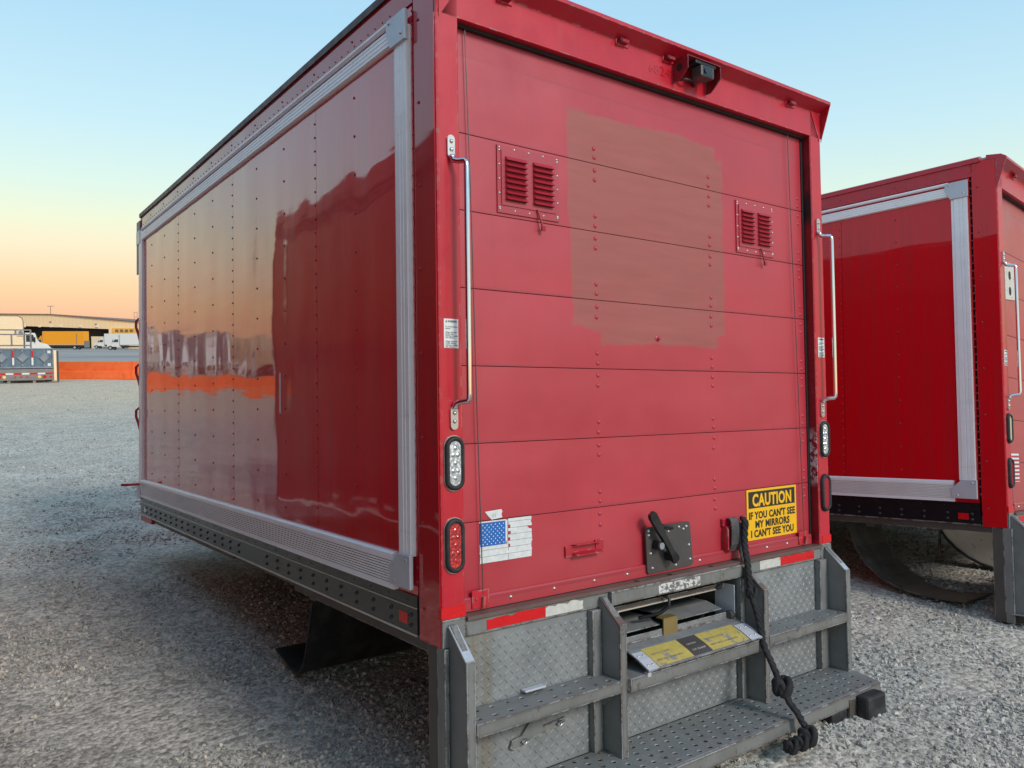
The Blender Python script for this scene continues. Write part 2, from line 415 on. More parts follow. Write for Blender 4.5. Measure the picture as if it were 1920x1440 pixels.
def lugs(mb, x0, x1, z0, z1, y, sp=.027):
    j = 0; z = z0+sp*.6
    while z < z1-sp*.4:
        i = 0; x = x0+sp*.6+(j % 2)*0
        while x < x1-sp*.4:
            a = R(38) if (i+j) % 2 else R(-52+0)
            dx, dz = math.cos(a), math.sin(a); L, W_, H = sp*.46, sp*.15, .0028
            P = lambda u, v, h: mb.b.verts.new((x+dx*u-dz*v, y-h, z+dz*u+dx*v))
            o = [P(-L, 0, 0), P(-L*.5, -W_, 0), P(L*.5, -W_, 0), P(L, 0, 0), P(L*.5, W_, 0), P(-L*.5, W_, 0)]
            t0, t1 = P(-L*.45, 0, H), P(L*.45, 0, H)
            for f in ((0,1,'a'), (1,2,'b'), (2,3,'c'), (3,4,'c'), (4,5,'b'), (5,0,'a')):
                A, B = o[f[0]], o[f[1]]
                if f[2] == 'a': mb.b.faces.new((A, B, t0))
                elif f[2] == 'c': mb.b.faces.new((A, B, t1))
                else: mb.b.faces.new((A, B, t1, t0) if f[0] == 1 else (A, B, t0, t1))
            x += sp; i += 1
        z += sp; j += 1

# ------------------------------------------------------------------ ground
def ground_z(x, y):
    h = noise.noise(Vector((x*.35, y*.35, 0)))*.035 + noise.noise(Vector((x*1.3, y*1.3, 4)))*.012
    return h * min(1, max(0, 1.2))
def gravel_material():
    t = NT('gravel'); 
    big = t.noise(.22, 4, .6); mid = t.noise(1.6, 5, .65); st = t.noise(1, 4, .6, t.mapping((.25, 1.6, 1)))
    v = t.voro(34, out='Color'); vd = t.voro(34); v2 = t.voro(80, out='Color'); f = t.noise(140, 3)
    base = t.mix(t.rng(mid, .3, .7), (.30, .29, .26), (.53, .51, .455))
    base = t.mix(t.rng(big, .35, .7, 0, .6), base, (.50, .42, .32))
    base = t.mix(t.rng(st, .45, .7, 0, .45), base, (.36, .39, .345))
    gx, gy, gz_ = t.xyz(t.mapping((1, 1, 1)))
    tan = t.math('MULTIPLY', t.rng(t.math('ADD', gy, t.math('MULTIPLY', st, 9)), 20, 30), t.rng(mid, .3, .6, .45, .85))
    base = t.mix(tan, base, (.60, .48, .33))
    s = t.mix(.5, v, v2); g = t.n.new('ShaderNodeRGBToBW'); t.l.new(s, g.inputs[0])
    stone = t.rng(g.outputs[0], .25, .75, .55, 1.42)
    cm = t.n.new('ShaderNodeVectorMath'); cm.operation = 'SCALE'; t.l.new(base, cm.inputs[0]); t.l.new(stone, cm.inputs['Scale'])
    h = t.math('ADD', t.math('MULTIPLY', t.math('SUBTRACT', 1.0, vd), .012), t.math('ADD', t.math('MULTIPLY', f, .006), t.math('MULTIPLY', mid, .015)))
    t.set(Base_Color=cm.outputs[0], Roughness=.9, Specular_IOR_Level=.25, Normal=t.bump(h, 1.0, .75))
    return t.m
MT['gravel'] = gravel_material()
def sheet(name, xs, ys, zf, mat, rot=None):
    me = bpy.data.meshes.new(name); V = [(x, y, zf(x, y)) for y in ys for x in xs]; nx = len(xs)
    F = [(j*nx+i, j*nx+i+1, (j+1)*nx+i+1, (j+1)*nx+i) for j in range(len(ys)-1) for i in range(nx-1)]
    me.from_pydata(V, [], F); me.materials.append(mat); me.polygons.foreach_set('use_smooth', [True]*len(F))
    o = bpy.data.objects.new(name, me); C.objects.link(o); return o
def axis(a, b, lo, hi, st):
    v = [a]; 
    k = lo
    g = [-x for x in []]
    near = []
    x = lo
    while x <= hi: near.append(x); x += st
    far_hi = []; x = hi; d = st
    while x < b: d *= 1.25; x += d; far_hi.append(min(x, b))
    far_lo = []; x = lo; d = st
    while x > a: d *= 1.25; x -= d; far_lo.append(max(x, a))
    return far_lo[::-1]+near+far_hi
def gz(x, y):
    d = max(abs(x-2), abs(y-5)); k = max(0, min(1, (45-d)/20))
    return ground_z(x, y)*k
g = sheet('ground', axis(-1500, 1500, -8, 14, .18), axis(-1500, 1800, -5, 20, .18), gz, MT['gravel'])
setp(g, 'grey gravel yard with pale and warm drifts under the truck bodies', kind='structure')
# asphalt lot beyond the barrier
def asphalt():
    t = NT('asphalt_lot'); n = t.noise(1, 4, .6, t.mapping((.02, .11, 1))); m = t.noise(9, 4)
    c = t.mix(t.rng(n, .40, .60), (.17, .20, .20), (.40, .35, .30)); c = t.mix(t.rng(m, .3, .7, 0, .3), c, (.12, .12, .12))
    t.set(Base_Color=c, Roughness=.8); return t.m
lot = MB(); lot.b.faces.new([lot.b.verts.new(p) for p in ((-700, 56, .02), (30, 56, .02), (700, -150, .02), (900, 1500, .02), (-700, 1500, .02))])
setp(lot.build('asphalt_lot', asphalt()), 'banded grey asphalt lot behind the orange barrier', kind='structure')

def stones():
    """loose gravel near the camera: one point per stone, instanced small faceted pebbles"""
    pts, scl = [], []
    cx, cy = -1.48, -2.41
    def put(r0, r1, dens, s0, s1, a0=-14, a1=96):
        area = .5*R(a1-a0)*(r1*r1-r0*r0)
        for _ in range(int(area*dens)):
            r = math.sqrt(random.uniform(r0*r0, r1*r1)); a = R(random.uniform(a0, a1))
            x, y = cx+r*math.sin(a), cy+r*math.cos(a)
            cl = noise.noise(Vector((x*.8, y*.8, 3)))*.6+noise.noise(Vector((x*2.5, y*2.5, 9)))*.5
            if random.random() > .42+cl*2.1: continue
            s = s0*(s1/s0)**(random.random()**2.2)
            pts.append((x, y, gz(x, y)+s*.12)); scl.append(s)
    put(1.2, 5, 5600, .0045, .0175); put(5, 10, 1900, .0055, .018); put(10, 20, 260, .008, .020); put(20, 34, 20, .012, .028)
    me = bpy.data.meshes.new('gravel_stones'); me.from_pydata(pts, [], [])
    at = me.attributes.new('s', 'FLOAT', 'POINT'); at.data.foreach_set('value', scl)
    o = bpy.data.objects.new('gravel_stones', me); C.objects.link(o)
    t = NT('stone_grey'); oi = t.n.new('ShaderNodeObjectInfo'); r = oi.outputs['Random']
    cr = t.n.new('ShaderNodeValToRGB'); t.l.new(r, cr.inputs[0]); e = cr.color_ramp.elements
    e[0].color = (.17, .17, .155, 1); e[1].color = (.62, .60, .54, 1)
    for p, c in ((.25, (.31, .31, .29, 1)), (.6, (.42, .41, .37, 1)), (.85, (.53, .49, .42, 1))): q = e.new(p); q.color = c
    t.set(Base_Color=cr.outputs[0], Roughness=.85, Specular_IOR_Level=.3)
    ng = bpy.data.node_groups.new('scatter_stones', 'GeometryNodeTree')
    ng.interface.new_socket('Geometry', in_out='INPUT', socket_type='NodeSocketGeometry')
    ng.interface.new_socket('Geometry', in_out='OUTPUT', socket_type='NodeSocketGeometry')
    n = ng.nodes; l = ng.links
    gi = n.new('NodeGroupInput'); go = n.new('NodeGroupOutput')
    ico = n.new('GeometryNodeMeshIcoSphere'); ico.inputs['Radius'].default_value = 1; ico.inputs['Subdivisions'].default_value = 2
    nz = n.new('ShaderNodeTexNoise'); nz.inputs['Scale'].default_value = 1.1
    sp = n.new('GeometryNodeSetPosition'); vm = n.new('ShaderNodeVectorMath'); vm.operation = 'SUBTRACT'; vm.inputs[1].default_value = (.5, .5, .5)
    vs = n.new('ShaderNodeVectorMath'); vs.operation = 'SCALE'; vs.inputs['Scale'].default_value = 1.6
    l.new(nz.outputs['Color'], vm.inputs[0]); l.new(vm.outputs[0], vs.inputs[0]); l.new(ico.outputs[0], sp.inputs[0]); l.new(vs.outputs[0], sp.inputs['Offset'])
    sm = n.new('GeometryNodeSetMaterial'); sm.inputs['Material'].default_value = t.m; l.new(sp.outputs[0], sm.inputs[0])
    ip = n.new('GeometryNodeInstanceOnPoints'); l.new(gi.outputs[0], ip.inputs['Points']); l.new(sm.outputs[0], ip.inputs['Instance'])
    rv = n.new('FunctionNodeRandomValue'); rv.data_type = 'FLOAT_VECTOR'; rv.inputs[0].default_value = (0, 0, 0); rv.inputs[1].default_value = (6.28, 6.28, 6.28)
    l.new(rv.outputs[0], ip.inputs['Rotation'])
    na = n.new('GeometryNodeInputNamedAttribute'); na.data_type = 'FLOAT'; na.inputs[0].default_value = 's'
    rs = n.new('FunctionNodeRandomValue'); rs.data_type = 'FLOAT_VECTOR'; rs.inputs[0].default_value = (.55, .55, .30); rs.inputs[1].default_value = (1.2, 1.05, .65); rs.inputs['Seed'].default_value = 5
    ms = n.new('ShaderNodeVectorMath'); ms.operation = 'SCALE'; l.new(rs.outputs[0], ms.inputs[0]); l.new(na.outputs[0], ms.inputs['Scale'])
    l.new(ms.outputs[0], ip.inputs['Scale']); l.new(ip.outputs[0], go.inputs[0])
    md = o.modifiers.new('scatter', 'NODES'); md.node_group = ng
    setp(o, 'loose grey crushed stones strewn over the yard', kind='stuff')
    print('stones', len(pts))
stones()

# ------------------------------------------------------------------ truck bodies
B1 = Matrix(((.999316, 0, .036978, -.02805), (-.002698, .997335, .072903, -.0645), (-.036879, -.072953, .996653, .81194), (0, 0, 0, 1)))
B2 = Matrix(((.992215, -.08375, .092166, 4.14904), (.074704, .992421, .097565, -.2657), (-.099638, -.08992, .990952, .68643), (0, 0, 0, 1)))
W, L, P = 2.44, 4.65, 1.2192
Y1 = 1.0758
SEAMS = [Y1, Y1+P, Y1+2*P]
H = .2903; S1 = 1.7747

def side_assembly(b, second):
    sm = MT['side2'] if second else MT['side']
    ys = [.17]+SEAMS+[L-.04]
    for a, c in zip(ys, ys[1:]):
        bx('side_panel', sm, b, .004, .03, a+.0014, c-.0014, .05, 2.27)
    bx('side_backing', MT['dark'], b, .02, .05, .17, L-.04, .04, 2.30)
    bx('upper_side_rail', MT['frame'] if second else MT['pillar_side'], b, -.003, .03, .155, L-.02, 2.272, 2.362)
    # aluminium frame: top, bottom, rear and front bars with real grooves
    m = MB()
    m.prism([(-.006, 2.158), (-.016, 2.164), (-.016, 2.176), (-.013, 2.178), (-.016, 2.180), (-.016, 2.193), (-.013, 2.195), (-.016, 2.197), (-.016, 2.210), (-.013, 2.212), (-.016, 2.214), (-.016, 2.224), (-.004, 2.228), (.004, 2.228), (.004, 2.158)], 1, .30, L-.06)
    m.tube([(-.010, .30, 2.250), (-.010, L-.06, 2.250)], .0115, 12)
    m.build('frame_bar', MT['alum'], b, label='ribbed aluminium bar along the top of the side')
    m = MB(); p = [(.004, .198), (-.010, .198), (-.020, .190), (-.022, .176)]
    z = .172
    for k in range(9): p += [(-.021+k*.0006, z), (-.021+k*.0006, z-.0062), (-.008+k*.0004, z-.0065), (-.008+k*.0004, z-.0105)]; z -= .0105
    p += [(-.018, z), (-.018, .056), (.004, .056)]
    m.prism(p, 1, .32, L-.02)
    m.build('frame_bar', MT['alum'], b, label='ribbed aluminium bar along the bottom of the side')
    m = MB()
    pr = [(.004, .182), (-.020, .182), (-.020, .204), (-.0155, .206), (-.0155, .210), (-.020, .212), (-.020, .226), (-.0155, .228), (-.0155, .233), (-.020, .235), (-.020, .262), (-.012, .270), (-.012, .284), (.004, .284)]
    m.prism(pr, 2, .20, 2.20)
    m.build('frame_bar', MT['alum'], b, label='upright aluminium bar near the rear corner')
    m = MB().prism([(.004, L-.06), (-.014, L-.06), (-.018, L-.03), (-.018, L+.03), (-.006, L+.10), (.004, L+.12)], 2, .10, 2.24)
    m.build('frame_bar', MT['alum'], b, label='upright aluminium bar at the front corner')
    for z0, sgn in ((2.19, 1), (.15, -1)):
        if sgn > 0: pts = [(.172, 2.251), (.316, 2.251-.0), (.318, 2.20), (.285, 2.135), (.172, 2.135)]
        else: pts = [(.172, .080), (.326, .080), (.334, .145), (.262, .205), (.172, .205)]
        m = MB().prism(pts, 0, -.030, -.014)
        br = m.build('corner_bracket', MT['alum_flat'], b, bevel=.002)
        m = MB()
        for (yy, zz) in ((.20, 2.165 if sgn > 0 else .185), (.292, 2.235 if sgn > 0 else .10)): m.dome((-.030, yy, zz), .007, (-1, 0, 0), .005, 10)
        m.build('screw', MT['rivet_steel'], br, smooth=True, kind='stuff')
    for zz in (2.20, .10): MB().box(-.022, .004, L-.02, L+.115, zz-.06, zz+.05).build('corner_bracket', MT['alum_flat'], b, bevel=.004)
    # rivets, real heads joined
    m = MB()
    yy = Y1-P+.02
    for k in range(-2, 10):
        y = Y1+k*P/3
        if y < .3 or y > L-.1: continue
        seam = k % 3 == 0
        for i in range(int(2/(.064 if seam else .165))):
            z = .23+i*(.064 if seam else .165)+(.03 if not seam else 0)
            if z < 2.15: m.dome((.004, y+(.014 if seam else 0), z), .0062 if seam else .0072, (-1, 0, 0), .0045, 8)
        m.dome((-.003, y, 2.315), .006, (-1, 0, 0), .0045, 8)
    for i in range(68): m.dome((-.003, .33+i*.0635, 2.288), .0042, (-1, 0, 0), .0035, 6)
    m.build('rivet', MT['rivet_red'], b, smooth=True, kind='stuff', label='rows of small rivet heads on the side panels')
    m = MB()
    for i in range(int(2.3/.052)): m.dome((-.001, .162, .11+i*.052), .006, (-1, 0, 0), .005, 8)
    for i in range(8): m.dome((-.001, .118, .02+i*.31), .0075, (-1, 0, 0), .006, 8)
    m.build('rivet', MT['rivet_red'], b, smooth=True, kind='stuff', label='rivet heads down the rear corner post')
    # skirt
    sk = bx('skirt', MT['black'] if not second else MT['black2'], b, -.004, .03, .165, L-.0, -.088, .054)
    m = MB()
    m.box(-.0085, -.003, .165, L, .009, .0125)
    m.build('trim_line', MT['stripe'] if not second else MT['black'], sk)
    m = MB(); m.box(-.0085, -.003, .165, L+.05, -.092, -.085); m.build('trim_line', MT['stripe'] if not second else MT['steel_dark'], sk)
    m = MB(); y = .215
    while y < L-.1:
        if not (1.75 < y < 2.1):
            m.dome((-.004, y, -.020), .0105, (-1, 0, 0), .0085, 8); m.dome((-.004, y, -.058), .0105, (-1, 0, 0), .0075, 8)
        m.dome((-.004, y+.02, .032), .004, (-1, 0, 0), .003, 6)
        y += .1524
    m.build('bolt', MT['bolt'], sk, smooth=True, kind='stuff')
    bx('marker_tape', MT['tape_red'], sk, -.006, -.003, .235, .300, -.060, -.018)
    bx('marker_tape', MT['white'], sk, -.006, -.003, L-.17, L-.09, -.062, -.020, label='small pale marker square at the front of the skirt')
    bx('skirt_end', MT['frame'], sk, -.006, .02, L-.34, L+.02, -.135, -.092)
    # underframe
    bx('side_sill', MT['steel_dark'], b, .012, .10, .06, 1.395, -.138, -.092)
    bx('side_sill', MT['steel_dark'], b, .012, .10, 2.35, L-.34, -.125, -.092)

def door_assembly(b, second):
    dm = MT['door2'] if second else MT['door']
    d = bx('door_backing', MT['gap'], b, .08, 2.36, .062, .075, 0, 2.22)
    d.name = 'rear_door'
    zs = [2.205]+[S1-k*H for k in range(6)]+[.004]
    for a, c in zip(zs, zs[1:]):
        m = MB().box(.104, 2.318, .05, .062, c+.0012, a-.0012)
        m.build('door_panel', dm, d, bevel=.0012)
    for xx in (.812, 1.555):
        for k in range(6):
            for o_ in (.066, .024, -.028, -.071):
                m = S1-k*H+o_
                if (k, o_) == (99, 0): continue
                r = DOOR_RIVET.copy() if DOOR_RIVET.users_collection else DOOR_RIVET
                if not r.users_collection: C.objects.link(r)
                r.location = (xx+random.uniform(-.003, .003), .0499, m+random.uniform(-.003, .003)); r.parent = d
                r.name = 'rivet'
    m = MB()
    for k in range(6):
        for o_ in (.066, .024, -.028, -.071): m.dome((2.285, .0499, S1-k*H+o_), .0095, (0, -1, 0), .005, 8)
    m.build('rivet', MT['rivet_door'], d, smooth=True, kind='stuff')
    m = MB(); m.dome((1.181, .0499, 1.046), .016, (0, -1, 0), .006, 14); m.dome((1.181, .045, 1.046), .010, (0, -1, 0), .012, 10)
    m.build('bolt', MT['rivet_door'], d, smooth=True)
    # bottom rail
    br = MB().prism([(.052, .002), (.036, .002), (.036, .046), (.041, .052), (.052, .052)], 0, .104, 2.318).build('bottom_rail', MT['door'] if not second else dm, d)
    m = MB()
    for xx in (.115, .33, .545, .76, .95, 1.42, 1.76, 1.93, 2.10): m.dome((xx, .036, .027), .0075, (0, -1, 0), .005, 8)
    m.build('rivet', MT['rivet_steel'], d, smooth=True, kind='stuff')
    # joint lines beside the jambs
    return d

# one rivet mesh shared by all door rivets
_m = MB(); _m.dome((0, 0, 0), .0105, (0, -1, 0), .006, 10)
bmesh.ops.recalc_face_normals(_m.b, faces=_m.b.faces[:])
_me = bpy.data.meshes.new('rivet'); _m.b.to_mesh(_me); _m.b.free(); _me.materials.append(MT['rivet_door']); _me.polygons.foreach_set('use_smooth', [True]*len(_me.polygons))
DOOR_RIVET = bpy.data.objects.new('rivet', _me)

def grab_handle(b, xs, mirror=1, z1=1.733, z0=.672):
    """bent stainless rod on two foot plates"""
    x = xs
    m = MB(); y = -.012; out_ = -.062; dx = .026*mirror
    pts = [(x, y, z1-.072), (x, y, z1-.080), (x+dx*.15, y-.006, z1-.092), (x+dx*.45, y-.024, z1-.098), (x+dx*.85, out_, z1-.100), (x+dx*1.0, out_-.004, z1-.108), (x+dx, out_-.005, z1-.125)]
    pts += [(x+dx, out_-.005, z1-.3), (x+dx, out_-.005, z0+.3)]
    pts += [(x+dx, out_-.005, z0+.125), (x+dx, out_-.004, z0+.108), (x+dx*.85, out_, z0+.100), (x+dx*.45, y-.024, z0+.098), (x+dx*.15, y-.006, z0+.092), (x, y, z0+.08), (x, y, z0+.072)]
    h = m.tube(pts, .0105, 12).build('grab_handle', MT['chrome'], b, smooth=True)
    for zc in (z1-.040, z0+.040):
        m = MB().oval(x, zc, .0155, .042, -.009, .0)
        f = m.build('foot_plate', MT['rivet_steel'], h)
        m = MB()
        for q in (.018, -.012): m.dome((x, -.009, zc+q), .0085, (0, -1, 0), .007, 10)
        m.build('screw', MT['rivet_steel'], h, smooth=True, kind='stuff')
    return h

def oval_light(b, x, z, mat, leds=True, name='tail_light', label=None):
    m = MB().oval(x, z, .043, .100, -.004, .003); e = m.build('seat_ring', MT['rivet_steel'] if leds else MT['rubber'], None)
    g_ = MB().oval(x, z, .040, .097, -.020, .0, hole=(.0245, .080)).build(name, MT['rubber'], b, smooth=True, label=label)
    e.parent = g_; e.name = 'bezel'
    m = MB().oval(x, z, .0255, .081, -.012, .0); m.build('lens', mat, g_)
    if leds:
        m = MB()
        for (a, q) in ((0, .055), (-.010, .030), (.010, .030), (0, .002), (-.010, -.026), (.010, -.026), (0, -.052)): m.dome((x+a, -.012, z+q), .0085, (0, -1, 0), .003, 10)
        m.build('led', MT['led'] if mat is MT['lens_clear'] else MT['lens_red'], g_, smooth=True, kind='stuff')
    return g_

def warning_label(b, x0, x1, z0, z1):
    s = bx('warning_label', MT['white'], b, x0, x1, -.0015, .0005, z0, z1)
    k = (x1-x0); text('\u25b2 WARNING', x0+.10*k, -.0020, z1-.013, .011, MT['print_grey'], s, width=.8*k, bold=.0004, depth=.0002)
    z = z1-.024
    for ln in ('To avoid serious', 'injury:', '', 'Always use grab', 'handle when', 'entering or exiting', 'the vehicle.', '', 'Always check for', 'traffic before', 'entering or exiting', 'the vehicle.'):
        z -= .0066
        if ln: text(ln, x0+.10*k, -.0020, z, .0072, MT['print_grey'], s, width=min(.85, .052*len(ln))*k, bold=.00012, depth=.0002)
    return s

def louvre_vent(b, x0, x1, z0, z1):
    y = .048
    v = MB().box(x0, x1, y-.004, y+.002, z0, z1).build('louvre_vent', MT['rivet_door_paint'], b)
    bx('vent_frame', MT['rivet_door_paint'], v, x0+.018, x1-.018, y-.008, y-.004, z0+.030, z1-.018)
    cw = (x1-x0-.036)/2
    rows = 8; zt = z1-.040; dz = (zt-(z0+.048))/rows
    for cidx in range(2):
        xa = x0+.018+cidx*cw+.018; xb = xa+cw-.036
        for r_ in range(rows):
            za = zt-r_*dz
            m = MB(); n = 5
            # hooded louvre: closed top, open slot at the bottom
            prof = [(y-.008, za-.001), (y-.013, za-.006), (y-.020, za-.014), (y-.024, za-dz*.80)]
            m.ribbon(prof, 0, xa, xb, .0012)
            for xx in (xa, xb-.0015): m.prism([(y-.008, za-.001), (y-.020, za-.014), (y-.024, za-dz*.80), (y-.008, za-dz*.80)], 0, xx, xx+.0015)
            lo = m.build('louvre', MT['rivet_door_paint'], v)
            bx('slot', MT['gap'], v, xa+.002, xb-.002, y-.0085, y-.0078, za-dz*.90, za-dz*.82)
    m = MB(); n = 5
    for i in range(n):
        xx = x0+.010+(x1-x0-.02)*i/(n-1); m.dome((xx, y-.004, z1-.009), .0055, (0, -1, 0), .004, 8); m.dome((xx, y-.004, z0+.014), .0055, (0, -1, 0), .004, 8)
        zz = z0+.02+(z1-z0-.04)*i/(n-1); m.dome((x0+.009, y-.004, zz), .0055, (0, -1, 0), .004, 8); m.dome((x1-.009, y-.004, zz), .0055, (0, -1, 0), .004, 8)
    m.build('screw', MT['rivet_steel'], v, smooth=True, kind='stuff')
    xm = x0+(x1-x0)*.62
    m = MB().tube([(xm, y-.010, z0+.035), (xm+.02, y-.016, z0-.035)], .004, 6); m.box(xm+.013, xm+.030, y-.022, y-.014, z0-.050, z0-.032)
    m.build('vent_lever', MT['rivet_red'], v)
    return v
def jamb():
    t = NT('scraped_jamb'); x, y, z = t.xyz()
    sc = t.noise(1, 6, .8, t.mapping((1, 30, 26))); bl = t.noise(1, 5, .7, t.mapping((1, 9, 3)))
    c = t.mix(t.rng(sc, .35, .7), (.17, .006, .010), (.26, .01, .02))
    blk = t.math('MULTIPLY', t.math('MULTIPLY', t.rng(z, 1.68, 1.74), t.rng(z, 2.04, 1.98)), t.rng(bl, .35, .5))
    c = t.mix(blk, c, (.012, .012, .014))
    wh = t.math('MULTIPLY', t.math('MULTIPLY', t.rng(z, .30, .36), t.rng(z, .62, .54)), t.rng(sc, .48, .54))
    c = t.mix(wh, c, (.50, .50, .52))
    c = t.mix(t.rng(sc, .66, .70, 0, .8), c, (.45, .36, .36))
    t.set(Base_Color=c, Roughness=.4); return t.m
MT['jamb'] = jamb()
MT['rivet_door_paint'] = red_satin('vent_paint', (.40, .018, .038), patch=False, rough=.36)

def flag_sticker(b, y=.0478):
    s = MB()
    # torn white vinyl: left block below/around the canton and ragged right block, cut as strips
    x0, x1, z0, z1 = .198, .444, .166, .322
    rows = 13; dz = (z1-z0)/rows
    rnd = random.Random(3)
    def strip(xa, xb, za, zb, ja, jb):
        s.b.faces.new([s.b.verts.new(p) for p in ((xa+ja, y, za), (xb+jb, y, za), (xb+jb*.4, y, zb), (xa+ja*.3, y, zb))])
    for i in range(rows):
        za = z0+i*dz; zb = za+dz-(.0012 if i % 2 else .0)
        j = rnd.uniform(-.0035, .0035)
        skew = .0
        if i < 5: strip(x0+.002, .330, za, zb, j, 0)
        elif i == 5: strip(x0, .330, za, zb, 0, 0)
        if i in (8, 6, 10, 4): strip(.337+rnd.uniform(0, .006), x1, za, zb, 0, j)
        elif i == 9: strip(.330, x1-.03, za, zb, 0, .02)
        else: strip(.3305, x1, za, zb, rnd.uniform(-.001, .003), j)
    strip(.318, .330, z0+5*dz, z1-.004, 0, -.004)
    strip(x0, .322, z1-.006, z1-.001, 0, 0); 
    f = s.build('flag_sticker', MT['flagwhite'], b, label='torn white flag sticker with a blue starred corner')
    bx('canton', MT['blue'], f, .200, .317, y-.0012, y-.0006, .228, .3155)
    m = MB()
    for r_ in range(9):
        nn = 6 if r_ % 2 == 0 else 5
        for c_ in range(nn):
            cx = .212+c_*.0192+(0 if nn == 6 else .0096); cz = .307-r_*.0089
            if cx > .313: continue
            vs = []
            for k in range(10):
                rr = .0036 if k % 2 == 0 else .0016; a = math.pi/2+k*math.pi/5
                vs.append(m.b.verts.new((cx+rr*math.cos(a), y-.0018, cz+rr*math.sin(a))))
            m.b.faces.new(vs)
    m.build('star', MT['white'], f, kind='stuff')
    m = MB(); m.b.faces.new([m.b.verts.new((a, y, c)) for a, c in ((.223, .357), (.300, .361), (.305, .352), (.300, .343), (.304, .329), (.254, .325), (.238, .340))])
    q = m.build('sticker_scrap', MT['flagwhite'], b)
    text('01', .258, y-.001, .334, .020, MT['alum_flat'], q, depth=.0002)
    return f

def caution_sign(b, y=.0472):
    x0, x1, z0, z1 = 1.790, 2.204, .071, .321
    s = MB().box(x0, x1, y-.0004, y+.001, z0, z1).build('caution_sign', MT['yellow'], b, label='yellow caution sticker with black lettering')
    bx('banner', MT['signblack'], s, x0+.014, x1-.014, y-.0014, y-.0006, z1-.093, z1-.011)
    xc = (x0+x1)/2
    text('CAUTION', xc, y-.0022, z1-.0825, .083, MT['yellow'], s, bold=.0030, width=.325, align='CENTER', depth=.0004)
    for ln, zz, wd in (("IF YOU CAN'T SEE", z0+.104, .385), ('MY MIRRORS', z0+.059, .285), ("I CAN'T SEE YOU", z0+.014, .355)):
        text(ln, xc, y-.0014, zz, .049, MT['signblack'], s, bold=.0016, width=wd, align='CENTER', depth=.0004)
    return s

def reverse_camera(b):
    """camera in an open red sheet metal hood below the roof edge"""
    x0, x1, zt, zb = 1.262, 1.492, 2.312, 2.205; fy = -.088
    hs = bx('camera_hood', MT['pillar_side2'], b, x0, x1, fy, -.002, zt-.004, zt, .001)
    for xx, w_ in ((x0, 1), (x1-.004, -1)):
        m = MB(); out = [(fy, zt-.005), (-.002, zt-.005), (-.002, zb), (-.030, zb), (fy, zt-.060)]
        m.prism(out, 0, xx, xx+.004); m.build('side_cheek', MT['pillar_side2'], hs)
    m = MB().tube([(x0-.0012, -.040, zt-.045), (x0-.0002, -.040, zt-.045)], .017, 18); m.build('cheek_hole', MT['dark'], hs)
    m = MB().box(x0+.06, x1-.03, fy+.004, -.03, zt-.022, zt-.006, .003); m.build('camera_mount', MT['lever'], hs)
    m = MB().box(x0+.085, x1-.055, fy-.006, fy+.055, zt-.078, zt-.026, .006); q = m.build('camera_body', MT['latch'], hs)
    m = MB().box(x0+.10, x1-.070, fy-.0075, fy-.006, zt-.072, zt-.032, .0); m.build('camera_glass', MT['glass0'], q)
    m = MB().tube([(x0+.115, fy-.007, zt-.052), (x0+.115, fy-.012, zt-.052)], .012, 14); m.build('camera_lens', MT['glass0'], q)
    m = MB().tube([(x0+.02, -.01, zb+.02), (x0+.05, -.035, zb+.022), (x0+.10, -.03, zb+.03), (x0+.14, -.004, zb+.02)], .006, 8); m.build('cable', MT['lever'], hs, smooth=True)
MT['glass0'] = plain('camera_glass', (.01, .01, .012), .06, spec=.9)
MT['pillar_side2'] = red_frame('hood_red', (.20, .008, .016))
